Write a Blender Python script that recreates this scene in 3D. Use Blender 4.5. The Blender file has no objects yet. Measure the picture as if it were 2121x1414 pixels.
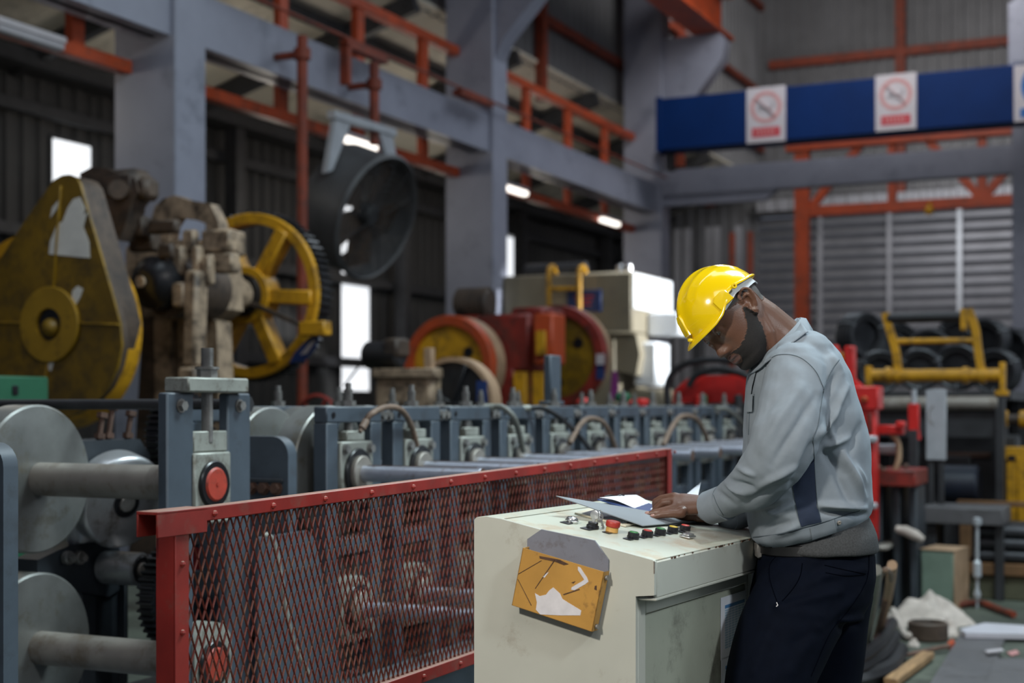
import bpy, bmesh, math, random
import numpy as np
from mathutils import Vector, Matrix, noise
from mathutils.bvhtree import BVHTree
random.seed(4)
S = bpy.context.scene
C = S.collection
# ------------------------------------------------------------------ camera, light, exposure
F, CX, HZ, H = 2945.8, 1060.5, 840.0, 1.37
cd = bpy.data.cameras.new('camera'); cam = bpy.data.objects.new('camera', cd); C.objects.link(cam)
cam.location = (0, 0, H); cam.rotation_euler = (math.pi/2, 0, 0)
cd.lens = 50; cd.sensor_width = 36; cd.shift_y = (HZ-707)/2121.0
cd.clip_start = .05; cd.clip_end = 200
cd.dof.use_dof = True; cd.dof.focus_distance = 3.5; cd.dof.aperture_fstop = 2.5
S.camera = cam
S.view_settings.view_transform = 'Standard'; S.view_settings.look = 'None'
S.view_settings.gamma = 1; S.view_settings.use_curve_mapping = False
S.view_settings.exposure = 0.0
w = bpy.data.worlds.new('world'); S.world = w; w.use_nodes = True
bg = w.node_tree.nodes['Background']
bg.inputs[0].default_value = (.72, .80, 1.0, 1); bg.inputs[1].default_value = 0.20

def area(name, loc, target, sx, sy, power, col=(1, 1, 1)):
    d = bpy.data.lights.new(name, 'AREA'); d.shape = 'RECTANGLE'; d.size = sx; d.size_y = sy
    d.energy = power; d.color = col
    o = bpy.data.objects.new(name, d); C.objects.link(o); o.location = loc
    o.rotation_euler = (Vector(target)-Vector(loc)).to_track_quat('-Z', 'Y').to_euler()
    return o
COOL = (.80, .90, 1.0)
area('skylight_over_console', (3.2, 6.2, 7.6), (.75, 3.5, 1.2), 1.6, 3.0, 620, (.78, .95, 1.0))
def spot(name, loc, target, power, deg, rad, col=(1, 1, 1), blend=.5):
    d = bpy.data.lights.new(name, 'SPOT'); d.energy = power; d.spot_size = math.radians(deg); d.shadow_soft_size = rad; d.color = col; d.spot_blend = blend
    o = bpy.data.objects.new(name, d); C.objects.link(o); o.location = loc
    o.rotation_euler = (Vector(target)-Vector(loc)).to_track_quat('-Z', 'Y').to_euler(); return o
spot('bay_lamp_console', (-2.1, -.1, 3.7), (.70, 3.5, 1.05), 640, 30, .16, (1.0, .95, .86), .6)
area('upper_wall_fill', (7.0, 14, 7.5), (-4, 15, 7.0), 2.0, 16.0, 95, COOL)  # unseen fill added in mid hall to brighten the upper wall and columns
spot('bay_lamp_right', (3.1, -.2, 4.4), (.75, 3.35, 1.05), 420, 30, .25, (.88, .96, 1.0), .6)
area('end_wall_fill', (8.2, 26.5, 5.2), (8.8, 32, 2.2), 4.0, 1.5, 85, (.95, .96, 1.0))  # unseen fill added low before the shutter to brighten it
area('skylight_over_rolls', (-1.0, 5.2, 8.6), (-.3, 5.2, 0), 1.6, 7.0, 130, COOL)
area('skylight_far', (3.0, 16, 8.6), (3.0, 15.5, 0), 2.0, 10.0, 210, COOL)
area('open_gable_side', (9.0, 5.0, 4.2), (0.6, 4.2, 1.2), 4.0, 3.0, 170, (.80, .92, 1.0))
area('skylight_behind_viewer', (0.6, -2.5, 7.5), (0.5, 4.0, 1.0), 5.0, 2.0, 130, (1.0, .95, .9))

area('portal_fill', (5.2, 18.0, 9.2), (7.5, 25, 4.8), 2.0, 3.0, 170, (1.0, .97, .95))  # unseen fill added to bring out the orange portal frame
area('end_wall_top_fill', (6.0, 24.0, 9.3), (7.0, 31, 8.0), 6.0, 1.5, 130, (1.0, .97, .95))  # unseen fill added to lift the upper end wall

# ------------------------------------------------------------------ frames
ROT = math.atan2(.9039, .4277)         # the hall's long axis u
CU, SU = math.cos(ROT), math.sin(ROT)
def fw(u, v, z=0):                      # hall axes -> world (u along the hall, v to its left side)
    return Vector((u*CU - v*SU, u*SU + v*CU, z))
def wf(p):
    return Vector((p[0]*CU + p[1]*SU, -p[0]*SU + p[1]*CU, p[2]))
def ray(px, py, D):                     # sight line at depth D, used to survey positions off the photograph
    return Vector(((px-CX)/F*D, D, H+(HZ-py)/F*D))
def fac(px, py, D):
    return wf(ray(px, py, D))
def Dv(px, v):
    return v/(-(px-CX)/F*SU + CU)
def Du(px, u):
    return u/((px-CX)/F*CU + SU)
def onv(px, py, v):
    return fac(px, py, Dv(px, v))
def onu(px, py, u):
    return fac(px, py, Du(px, u))
def flo(px, py, z=0.0):
    return fac(px, py, (H-z)*F/(py-HZ))

# ------------------------------------------------------------------ materials
def mat(name, col, rough=.5, metal=0.0, var=.18, scale=6.0, dirt=None, dirt_amt=.35, bump=.0, bscale=None, coat=0.0,
        emit=None, estr=0.0, dust=None, stretch=None, alpha=1.0, trans=0.0, spec=.5):
    m = bpy.data.materials.new(name); m.use_nodes = True
    nt = m.node_tree; N = nt.nodes; L = nt.links
    b = N['Principled BSDF']
    b.inputs['Roughness'].default_value = rough; b.inputs['Metallic'].default_value = metal
    b.inputs['Coat Weight'].default_value = coat; b.inputs['Specular IOR Level'].default_value = spec
    b.inputs['Transmission Weight'].default_value = trans; b.inputs['Alpha'].default_value = alpha
    tc = N.new('ShaderNodeTexCoord'); mp = N.new('ShaderNodeMapping')
    L.new(tc.outputs['Object'], mp.inputs[0])
    if stretch: mp.inputs['Scale'].default_value = stretch
    n1 = N.new('ShaderNodeTexNoise'); n1.inputs['Scale'].default_value = scale; n1.inputs['Detail'].default_value = 6
    n1.inputs['Roughness'].default_value = .62
    L.new(mp.outputs[0], n1.inputs[0])
    r = N.new('ShaderNodeValToRGB'); L.new(n1.outputs[0], r.inputs[0])
    lo = [c*(1-var) for c in col]; hi = [min(1, c*(1+var)) for c in col]
    r.color_ramp.elements[0].position = .32; r.color_ramp.elements[0].color = (*lo, 1)
    r.color_ramp.elements[1].position = .68; r.color_ramp.elements[1].color = (*hi, 1)
    out = r.outputs[0]
    if dirt:
        n2 = N.new('ShaderNodeTexNoise'); n2.inputs['Scale'].default_value = scale*1.7; n2.inputs['Detail'].default_value = 9
        n2.inputs['Roughness'].default_value = .72
        L.new(mp.outputs[0], n2.inputs[0])
        r2 = N.new('ShaderNodeValToRGB'); L.new(n2.outputs[0], r2.inputs[0])
        r2.color_ramp.elements[0].position = .62-dirt_amt*.35; r2.color_ramp.elements[1].position = .74-dirt_amt*.2
        mx = N.new('ShaderNodeMixRGB'); L.new(r2.outputs[0], mx.inputs[0]); L.new(out, mx.inputs[1])
        mx.inputs[2].default_value = (*dirt, 1); out = mx.outputs[0]
    if dust:                                 # settled dust on upward faces
        ge = N.new('ShaderNodeNewGeometry'); sx = N.new('ShaderNodeSeparateXYZ'); L.new(ge.outputs['Normal'], sx.inputs[0])
        mr = N.new('ShaderNodeMapRange'); L.new(sx.outputs[2], mr.inputs[0]); mr.inputs[1].default_value = .45; mr.inputs[2].default_value = .95; mr.inputs[4].default_value = .75
        mx = N.new('ShaderNodeMixRGB'); L.new(mr.outputs[0], mx.inputs[0]); L.new(out, mx.inputs[1]); mx.inputs[2].default_value = (*dust, 1); out = mx.outputs[0]
    L.new(out, b.inputs['Base Color'])
    if bump:
        n3 = N.new('ShaderNodeTexNoise'); n3.inputs['Scale'].default_value = bscale or scale*8; n3.inputs['Detail'].default_value = 5
        L.new(mp.outputs[0], n3.inputs[0])
        bp = N.new('ShaderNodeBump'); bp.inputs['Strength'].default_value = bump; bp.inputs['Distance'].default_value = .01
        L.new(n3.outputs[0], bp.inputs['Height']); L.new(bp.outputs[0], b.inputs['Normal'])
    if emit:
        b.inputs['Emission Color'].default_value = (*emit, 1); b.inputs['Emission Strength'].default_value = estr
    return m
M = {}
def mk(k, *a, **kw): M[k] = mat(k, *a, **kw)
mk('concrete', (.085, .098, .075), .75, var=.3, scale=1.2, dirt=(.04, .045, .035), dirt_amt=.5, bump=.15)
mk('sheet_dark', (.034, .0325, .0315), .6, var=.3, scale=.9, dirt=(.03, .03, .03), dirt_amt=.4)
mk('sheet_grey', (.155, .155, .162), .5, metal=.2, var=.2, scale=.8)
mk('sheet_light', (.27, .27, .29), .5, var=.15, scale=1.0)
mk('roof_beige', (.62, .57, .47), .7, var=.2, scale=.5, dirt=(.15, .14, .12), dirt_amt=.3)
mk('ceiling', (.12, .12, .125), .8, var=.2)
mk('fan_grey', (.075, .075, .078), .5, var=.25, scale=3)
mk('steel_dark', (.03, .03, .033), .55, var=.3)
mk('column', (.275, .283, .345), .5, var=.1, scale=1.5, dirt=(.17, .18, .22), dirt_amt=.18)
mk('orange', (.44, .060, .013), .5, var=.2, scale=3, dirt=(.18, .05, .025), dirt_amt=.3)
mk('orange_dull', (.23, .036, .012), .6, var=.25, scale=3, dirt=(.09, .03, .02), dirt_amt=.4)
mk('crane_blue', (.0015, .020, .100), .55, var=.12, scale=1.5, spec=.15)
mk('sign_white', (.50, .46, .48), .5, var=.05)
mk('sign_red', (.48, .030, .045), .5, var=.08)
mk('sign_pink', (.52, .25, .24), .5, var=.08)
mk('sign_grey', (.36, .34, .36), .5, var=.08)
mk('sign_blue', (.01, .12, .38), .5, var=.08)
mk('pane', (.9, .93, .96), .5, var=.02, emit=(.93, .96, 1.0), estr=1.05)
mk('lamp', (.9, .85, .8), .5, var=.02, emit=(1.0, .93, .84), estr=2.2)
mk('yellow', (.58, .285, .010), .45, var=.2, scale=4, dirt=(.17, .085, .012), dirt_amt=.38)
mk('yellow_old', (.22, .125, .007), .42, var=.28, scale=3, dirt=(.08, .05, .012), dirt_amt=.5, bump=.05)
mk('yellow_ring', (.36, .205, .012), .45, var=.15, scale=4, dirt=(.14, .08, .012), dirt_amt=.3)
mk('cast_beige', (.40, .29, .195), .6, var=.3, scale=4, dirt=(.05, .035, .025), dirt_amt=.55, bump=.3, bscale=14)
mk('cast_brown', (.078, .052, .036), .6, var=.3, scale=4, dirt=(.03, .022, .018), dirt_amt=.5, bump=.2)
mk('grease', (.012, .012, .014), .3, var=.3)
mk('press_cream', (.25, .215, .15), .5, var=.1, scale=2, dirt=(.20, .17, .13), dirt_amt=.2)
mk('press_daylit', (.80, .82, .84), .35, var=.05)  # strong daylight on the press side, put into the colour as white
mk('red_press', (.23, .022, .014), .5, var=.35, scale=4, dirt=(.06, .02, .015), dirt_amt=.45)
mk('red_bright', (.60, .022, .018), .4, var=.15, scale=3, dirt=(.25, .02, .018), dirt_amt=.25)
mk('tan', (.40, .26, .16), .6, var=.2)
mk('plate_blue', (.02, .045, .16), .4, var=.15)
mk('slate', (.074, .096, .122), .48, metal=.0, var=.14, scale=5, dirt=(.055, .065, .078), dirt_amt=.25, bump=.05, dust=(.15, .16, .17))
mk('slate_dark', (.042, .050, .060), .5, var=.25, scale=5)
mk('steel', (.50, .51, .52), .30, metal=.6, var=.18, scale=5, dirt=(.20, .17, .14), dirt_amt=.25)
mk('steel_shaft', (.50, .52, .60), .25, metal=.5, var=.15, scale=9, dirt=(.20, .13, .10), dirt_amt=.22)
mk('steel_roll', (.265, .268, .255), .42, metal=.55, var=.22, scale=4, dirt=(.18, .16, .12), dirt_amt=.25)
mk('steel_dusty', (.33, .30, .265), .5, metal=.35, var=.22, scale=5, dirt=(.20, .16, .12), dirt_amt=.35)
mk('block', (.36, .37, .33), .5, metal=.25, var=.2, scale=9, dirt=(.15, .13, .10), dirt_amt=.35)
mk('bolt', (.27, .26, .245), .4, metal=.5, var=.3, scale=20)
mk('rust', (.12, .065, .045), .7, var=.35, scale=12)
mk('hub_red', (.50, .055, .030), .5, var=.2, scale=18, dirt=(.22, .05, .03), dirt_amt=.3)
mk('gear_red', (.13, .010, .012), .3, var=.4, scale=12)
mk('fence_red', (.31, .020, .014), .5, var=.22, scale=7, dirt=(.24, .07, .05), dirt_amt=.25, dust=(.42, .30, .24))
mk('mesh_red', (.20, .040, .026), .55, var=.25, scale=8, dirt=(.26, .12, .07), dirt_amt=.4, dust=(.38, .19, .12))
mk('hose_brown', (.20, .135, .095), .55, var=.25, scale=25)
mk('hose_grey', (.18, .185, .165), .5, var=.2)
mk('rubber', (.016, .016, .018), .45, var=.3)
mk('console', (.50, .50, .435), .45, var=.06, scale=3, dirt=(.33, .29, .23), dirt_amt=.16, bump=.02)
mk('console_top', (.53, .55, .46), .40, var=.06, scale=5, dirt=(.48, .39, .27), dirt_amt=.3)
mk('console_door', (.36, .375, .30), .5, var=.12, scale=3, dirt=(.15, .15, .12), dirt_amt=.33)
mk('cream', (.64, .58, .45), .4, var=.05)
mk('screen', (.045, .045, .055), .25, var=.5, scale=60)
mk('holder_grey', (.20, .205, .24), .5, var=.1, scale=8, dirt=(.12, .10, .10), dirt_amt=.2)
mk('holder_yellow', (.50, .26, .055), .5, var=.12, scale=6, dirt=(.10, .05, .025), dirt_amt=.17)
mk('sticker', (.68, .65, .66), .6, var=.08, scale=30)
mk('scuff', (.085, .04, .02), .7, var=.4, scale=30)
mk('paper', (.74, .75, .80), .6, var=.03)
mk('folder', (.215, .235, .255), .45, var=.05)
mk('folder_dark', (.03, .035, .045), .5, var=.1)
mk('print_blue', (.06, .20, .42), .6, var=.1)
mk('print_pale', (.33, .47, .58), .6, var=.1)
mk('film', (.50, .45, .42), .08, var=.03, alpha=.34)
mk('btn_black', (.012, .012, .016), .35, var=.2)
mk('btn_red', (.55, .05, .035), .4, var=.1)
mk('btn_green', (.05, .22, .06), .4, var=.1)
mk('btn_yellow', (.62, .42, .02), .4, var=.1)
mk('estop_red', (.40, .035, .022), .4, var=.1)
mk('estop_yellow', (.62, .34, .09), .45, var=.1)
mk('chrome', (.62, .62, .62), .22, metal=.9, var=.1)
mk('skin', (.122, .056, .034), .42, var=.14, scale=14, bump=.06, bscale=300)
mk('skin_lip', (.11, .055, .045), .42, var=.1, scale=30)
mk('nail', (.34, .19, .155), .35, var=.05)
mk('beard', (.010, .0075, .0065), .75, var=.6, scale=500, bump=.25, bscale=1500)
mk('hair', (.045, .036, .032), .7, var=.6, scale=500, bump=.2, bscale=1500)
mk('eye', (.07, .058, .052), .2, var=.05)
mk('iris', (.012, .007, .005), .1, var=.05)
mk('helmet', (.82, .56, .003), .16, var=.02, coat=.6)
mk('helmet_band', (.55, .57, .60), .45, var=.04)
mk('jacket', (.235, .270, .305), .78, var=.05, scale=30, bump=.10, bscale=900, spec=.25)
mk('jacket_seam', (.085, .11, .13), .8, var=.05)
mk('navy', (.030, .042, .075), .8, var=.1, scale=30, bump=.1, bscale=900, spec=.25)
mk('tshirt', (.055, .057, .059), .85, var=.25, scale=220, bump=.25, bscale=500, spec=.2)
mk('trouser', (.0026, .0042, .0095), .78, var=.15, scale=30, bump=.12, bscale=900, spec=.06)
mk('trouser_seam', (.0012, .0018, .004), .9, spec=.02)
mk('belt', (.006, .006, .007), .4, var=.2)
mk('wood', (.32, .19, .09), .7, var=.3, scale=6, stretch=(1, 6, 6))
mk('timber', (.17, .085, .035), .75, var=.3, scale=5)
mk('olive', (.10, .095, .055), .75, var=.25, scale=5)
mk('box_green', (.20, .27, .21), .55, var=.12, scale=5)
mk('cloth', (.50, .43, .38), .85, var=.2, scale=12, bump=.3, bscale=30)
mk('plate', (.115, .11, .115), .55, metal=.1, var=.15, scale=3, dirt=(.075, .07, .07), dirt_amt=.3)
mk('white_board', (.55, .53, .58), .5, var=.06)
mk('coil', (.045, .046, .052), .40, metal=.35, var=.4, scale=5)
mk('galv', (.46, .48, .51), .4, metal=.2, var=.1)
mk('shutter', (.20, .20, .215), .42, metal=.35, var=.18, scale=1.2)
mk('patch_white', (.85, .83, .76), .5, var=.08, scale=9)
mk('drum_navy', (.010, .014, .026), .5, var=.2)
mk('green', (.02, .12, .06), .5, var=.1)
mk('magenta', (.25, .04, .22), .5, var=.1)

def stubble(name):                          # hair colour thinning into the skin where a region ends
    m = M[name]; nt = m.node_tree; N = nt.nodes; L = nt.links; b = N['Principled BSDF']
    src = b.inputs['Base Color'].links[0].from_socket
    at = N.new('ShaderNodeAttribute'); at.attribute_name = 'cover'
    tc = N.new('ShaderNodeTexCoord'); n = N.new('ShaderNodeTexNoise'); n.inputs['Scale'].default_value = 420; n.inputs['Detail'].default_value = 3
    L.new(tc.outputs['Object'], n.inputs[0])
    ad = N.new('ShaderNodeMath'); ad.operation = 'ADD'; L.new(at.outputs['Fac'], ad.inputs[0]); L.new(n.outputs[0], ad.inputs[1])
    mr = N.new('ShaderNodeMapRange'); L.new(ad.outputs[0], mr.inputs[0]); mr.inputs[1].default_value = .62; mr.inputs[2].default_value = 1.02
    mx = N.new('ShaderNodeMixRGB'); L.new(mr.outputs[0], mx.inputs[0]); mx.inputs[1].default_value = (.122, .056, .034, 1); L.new(src, mx.inputs[2])
    L.new(mx.outputs[0], b.inputs['Base Color'])
stubble('beard'); stubble('hair')

# ------------------------------------------------------------------ mesh kit
class G:
    def __init__(s): s.v = []; s.f = []; s.m = []
    def add(s, vs, fs, m=0, T=None):
        o = len(s.v)
        s.v += [tuple(T @ Vector(p)) if T else tuple(p) for p in vs]
        s.f += [tuple(i+o for i in f) for f in fs]; s.m += [m]*len(fs); return s
    def box(s, x0, x1, y0, y1, z0, z1, c=.004, m=0, T=None):
        if x0 > x1: x0, x1 = x1, x0
        if y0 > y1: y0, y1 = y1, y0
        if z0 > z1: z0, z1 = z1, z0
        c = min(c, .3*min(x1-x0, y1-y0, z1-z0))
        if c <= 0:
            vs = [(x, y, z) for x in (x0, x1) for y in (y0, y1) for z in (z0, z1)]
            return s.add(vs, [(0, 1, 3, 2), (4, 6, 7, 5), (0, 4, 5, 1), (2, 3, 7, 6), (0, 2, 6, 4), (1, 5, 7, 3)], m, T)
        vs = []; idx = {}
        for ix, x in enumerate((x0, x1)):
            for iy, y in enumerate((y0, y1)):
                for iz, z in enumerate((z0, z1)):
                    sx, sy, sz = (1, -1)[ix], (1, -1)[iy], (1, -1)[iz]
                    for a in range(3):
                        idx[ix, iy, iz, a] = len(vs)
                        vs.append((x+(0 if a == 0 else sx*c), y+(0 if a == 1 else sy*c), z+(0 if a == 2 else sz*c)))
        I = lambda *k: idx[k]
        fs = []
        for i in (0, 1):
            fs += [(I(i,0,0,0), I(i,1,0,0), I(i,1,1,0), I(i,0,1,0)), (I(0,i,0,1), I(1,i,0,1), I(1,i,1,1), I(0,i,1,1)), (I(0,0,i,2), I(1,0,i,2), I(1,1,i,2), I(0,1,i,2))]
            for j in (0, 1):
                fs += [(I(i,j,0,0), I(i,j,1,0), I(i,j,1,1), I(i,j,0,1)), (I(i,0,j,0), I(i,1,j,0), I(i,1,j,2), I(i,0,j,2)), (I(0,i,j,1), I(1,i,j,1), I(1,i,j,2), I(0,i,j,2))]
                for k in (0, 1): fs.append((I(i,j,k,0), I(i,j,k,1), I(i,j,k,2)))
        return s.add(vs, fs, m, T)
    def bar(s, p0, p1, w, h, c=.003, m=0, up=(0, 0, 1)):      # straight bar of w x h section between two points
        p0, p1 = Vector(p0), Vector(p1); d = p1-p0; l = d.length; x = d/l
        u = Vector(up); y = u.cross(x)
        if y.length < 1e-4: y = Vector((0, 1, 0)).cross(x)
        y.normalize(); z = x.cross(y)
        T = Matrix(((x.x, y.x, z.x, p0.x), (x.y, y.y, z.y, p0.y), (x.z, y.z, z.z, p0.z), (0, 0, 0, 1)))
        return s.box(0, l, -w/2, w/2, -h/2, h/2, c, m, T)
    def lathe(s, prof, p0=(0, 0, 0), ax=(0, 0, 1), n=28, m=0, sx=1, sy=1):
        a = Vector(ax).normalized(); q = a.to_track_quat('Z', 'Y').to_matrix()
        p0 = Vector(p0); vs = []; fs = []
        for r, h in prof:
            for k in range(n):
                t = 2*math.pi*k/n
                vs.append(p0 + q @ Vector((r*math.cos(t)*sx, r*math.sin(t)*sy, h)))
        for i in range(len(prof)-1):
            for k in range(n):
                fs.append((i*n+k, i*n+(k+1) % n, (i+1)*n+(k+1) % n, (i+1)*n+k))
        if prof[0][0] > 1e-5 and prof[0] != prof[-1]: fs.append(tuple(range(n))[::-1])
        if prof[-1][0] > 1e-5 and prof[0] != prof[-1]: fs.append(tuple((len(prof)-1)*n+k for k in range(n)))
        return s.add(vs, fs, m)
    def cyl(s, p0, p1, r0, r1=None, n=24, m=0, c=0.0):
        p0, p1 = Vector(p0), Vector(p1); l = (p1-p0).length; r1 = r0 if r1 is None else r1
        if c: pr = [(r0-c, 0), (r0, c), (r1, l-c), (r1-c, l)]
        else: pr = [(r0, 0), (r1, l)]
        return s.lathe(pr, p0, p1-p0, n, m)
    def ring(s, p0, p1, ro, ri, n=32, m=0):
        p0, p1 = Vector(p0), Vector(p1); l = (p1-p0).length
        c = min(.004, l*.2, (ro-ri)*.2)
        return s.lathe([(ri, 0), (ro-c, 0), (ro, c), (ro, l-c), (ro-c, l), (ri, l), (ri, 0)], p0, p1-p0, n, m)
    def tube(s, pts, r, n=8, m=0):
        P = [Vector(p) for p in pts]; R = r if isinstance(r, (list, tuple)) else [r]*len(P)
        rings = []; u = None
        for i, p in enumerate(P):
            t = (P[min(i+1, len(P)-1)]-P[max(i-1, 0)]).normalized()
            if u is None:
                u = Vector((0, 0, 1)) if abs(t.z) < .9 else Vector((1, 0, 0))
            u = (u - t*u.dot(t)).normalized(); w_ = t.cross(u)
            rings.append([p + (u*math.cos(2*math.pi*k/n)+w_*math.sin(2*math.pi*k/n))*R[i] for k in range(n)])
        return s.loft(rings, m)
    def loft(s, rings, m=0, cap=True, closed=True):
        n = len(rings[0]); vs = [p for r_ in rings for p in r_]; fs = []
        for i in range(len(rings)-1):
            for k in range(n if closed else n-1):
                fs.append((i*n+k, i*n+(k+1) % n, (i+1)*n+(k+1) % n, (i+1)*n+k))
        if cap and closed:
            fs.append(tuple(range(n))[::-1]); fs.append(tuple((len(rings)-1)*n+k for k in range(n)))
        return s.add(vs, fs, m)
    def prism(s, poly, a, b, plane='yz', m=0):
        n = len(poly)
        def P(p, h): return {'yz': (h, p[0], p[1]), 'xz': (p[0], h, p[1]), 'xy': (p[0], p[1], h)}[plane]
        vs = [P(p, a) for p in poly]+[P(p, b) for p in poly]
        fs = [tuple(range(n)), tuple(range(n, 2*n))[::-1]]+[(i, n+i, n+(i+1) % n, (i+1) % n) for i in range(n)]
        return s.add(vs, fs, m)
    def ball(s, c, r, sc=(1, 1, 1), n=14, k=9, m=0, T=None):
        vs = []; fs = []
        for i in range(k+1):
            th = math.pi*i/k
            for j in range(n):
                ph = 2*math.pi*j/n
                vs.append((c[0]+r*sc[0]*math.sin(th)*math.cos(ph), c[1]+r*sc[1]*math.sin(th)*math.sin(ph), c[2]+r*sc[2]*math.cos(th)))
        for i in range(k):
            for j in range(n): fs.append((i*n+j, (i+1)*n+j, (i+1)*n+(j+1) % n, i*n+(j+1) % n))
        return s.add(vs, fs, m, T)
    def hexa(s, p0, p1, r, m=0): return s.cyl(p0, p1, r, n=6, m=m)
    def corr(s, x0, x1, z0, z1, y, pitch=.2, depth=.035, m=0, vertical=True, wrapz=None):
        # corrugated sheet in an x-z plane at y, trapezoid ribs, one sheet thick
        a0, a1 = (x0, x1) if vertical else (z0, z1)
        pr = []; a = a0
        while a < a1-1e-6:
            for da, d in ((0, 0), (.45, 0), (.55, depth), (.9, depth)):
                q = a+da*pitch
                if q <= a1: pr.append((q, d))
            a += pitch
        pr.append((a1, 0))
        vs = []; fs = []
        for q, d in pr:
            for e in ((z0, z1) if vertical else (x0, x1)):
                vs.append((q, y-d, e) if vertical else (e, y-d, q))
        for i in range(len(pr)-1): fs.append((2*i, 2*i+2, 2*i+3, 2*i+1))
        return s.add(vs, fs, m)
    def mesh(s, name, mats, ang=38, recalc=True):
        me = bpy.data.meshes.new(name); me.from_pydata(s.v, [], s.f)
        for k in (mats if isinstance(mats, (list, tuple)) else [mats]): me.materials.append(M[k] if isinstance(k, str) else k)
        if len(me.materials) > 1: me.polygons.foreach_set('material_index', s.m)
        if recalc:
            bm = bmesh.new(); bm.from_mesh(me)
            bmesh.ops.recalc_face_normals(bm, faces=bm.faces); bm.to_mesh(me); bm.free()
        me.shade_smooth(); me.set_sharp_from_angle(angle=math.radians(ang)); me.update()
        return me
    def build(s, name, mats, parent=None, ang=38, recalc=True, label=None, kind=None):
        o = bpy.data.objects.new(name, s.mesh(name, mats, ang, recalc)); C.objects.link(o)
        if parent is not None: o.parent = parent
        if label: o['label'] = label
        if kind: o['kind'] = kind
        return o
def thing(name, label, cat, at=(0, 0, 0), rz=ROT, group=None, world=False, kind=None):
    o = bpy.data.objects.new(name, None); C.objects.link(o); o.empty_display_size = .1
    o.location = Vector(at) if world else fw(*at); o.rotation_euler = (0, 0, rz)
    if kind: o['kind'] = kind
    else: o['category'] = cat
    o['label'] = label
    if group: o['group'] = group
    return o
def tag(o, label, cat, group=None):
    o['label'] = label; o['category'] = cat
    if group: o['group'] = group
    return o
def place(o, at, rz=ROT, world=False):
    o.location = Vector(at) if world else fw(*at); o.rotation_euler = (0, 0, rz); return o
def struct(o, label=None):
    o['kind'] = 'structure'
    if label: o['label'] = label
    return o
def dup(o, parent=None):
    c = o.copy(); C.objects.link(c)
    if parent is not None: c.parent = parent
    for ch in list(o.children): dup(ch, c)
    return c
def share(name, me, parent, loc=(0, 0, 0), rot=(0, 0, 0)):
    o = bpy.data.objects.new(name, me); C.objects.link(o); o.parent = parent; o.location = loc; o.rotation_euler = rot; return o
def arc(c, r, a0, a1, n=12):
    return [(c[0]+r*math.cos(a0+(a1-a0)*i/n), c[1]+r*math.sin(a0+(a1-a0)*i/n)) for i in range(n+1)]
def curve(pts, n=10):                                   # Catmull-Rom through the points
    P = [Vector(p) for p in pts]; P = [P[0]*2-P[1]]+P+[P[-1]*2-P[-2]]; out = []
    for i in range(1, len(P)-2):
        for k in range(n):
            t = k/n
            out.append(.5*((2*P[i])+(P[i+1]-P[i-1])*t+(2*P[i-1]-5*P[i]+4*P[i+1]-P[i+2])*t*t+(3*P[i]-P[i-1]-3*P[i+1]+P[i+2])*t**3))
    return out+[P[-2]]
# ================================================================== the setting
RB = ROT-math.pi/2                      # frame of the cross walls: x to the right, y away along the hall
g = G(); g.box(-12, 34, -16, 13, -.2, 0, 0); struct(place(g.build('floor', 'concrete'), (0, 0, 0)), 'worn green grey concrete floor')
# aisle wall behind the left columns: corrugated sheets between translucent panels
ZT = 5.20
wu = [(onv(103, 300, 12).x, onv(190, 300, 12).x), (onv(703, 600, 12).x, onv(766, 600, 12).x), (onv(1040, 500, 12).x, onv(1083, 500, 12).x)]
wz = [(1.6, onv(146, 291, 12).z), (onv(735, 812, 12).z, 4.55), (1.8, onv(1060, 490, 12).z)]
g = G(); u0 = -4.0
for (a, b), (z0, z1) in zip(wu, wz):
    g.corr(u0, a, 0, ZT, 12.0, .26, .04)
    g.corr(a, b, 0, z0, 12.0, .26, .04); g.corr(a, b, z1, ZT, 12.0, .26, .04); u0 = b
g.corr(u0, 34, 0, ZT, 12.0, .26, .04)
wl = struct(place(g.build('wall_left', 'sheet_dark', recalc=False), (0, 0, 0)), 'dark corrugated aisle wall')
for z in (.9, 2.05, 3.35, 4.75):
    g = G(); g.box(-4, 34, 11.80, 11.94, z-.07, z+.07); g.build('girt', 'steel_dark', wl)
for k in range(7):
    g = G(); g.box(2+k*4.6, 2.2+k*4.6, 11.6, 11.80, 0, ZT); g.build('wall_post', 'steel_dark', wl)
g = G(); g.box(-4, 34, 11.5, 12.0, ZT-.06, ZT+.10); g.build('eaves_beam', 'steel_dark', wl)
for i, ((a, b), (z0, z1)) in enumerate(zip(wu, wz)):
    wn = thing('window_%d' % (i+1), 'bright translucent wall panel %s' % ['beside the first column', 'behind the big drum fan', 'beyond the second column'][i], '', (0, 0, 0), kind='structure')
    g = G(); g.box(a, b, 12.0, 12.03, z0, z1, 0); g.build('pane', 'pane', wn)
    g = G()
    for q in (a, b): g.box(q-.02, q+.02, 11.97, 12.06, z0, z1)
    for q in (z0, z1): g.box(a, b, 11.97, 12.06, q-.02, q+.02)
    g.build('window_frame', 'steel_dark', wn)
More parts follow.
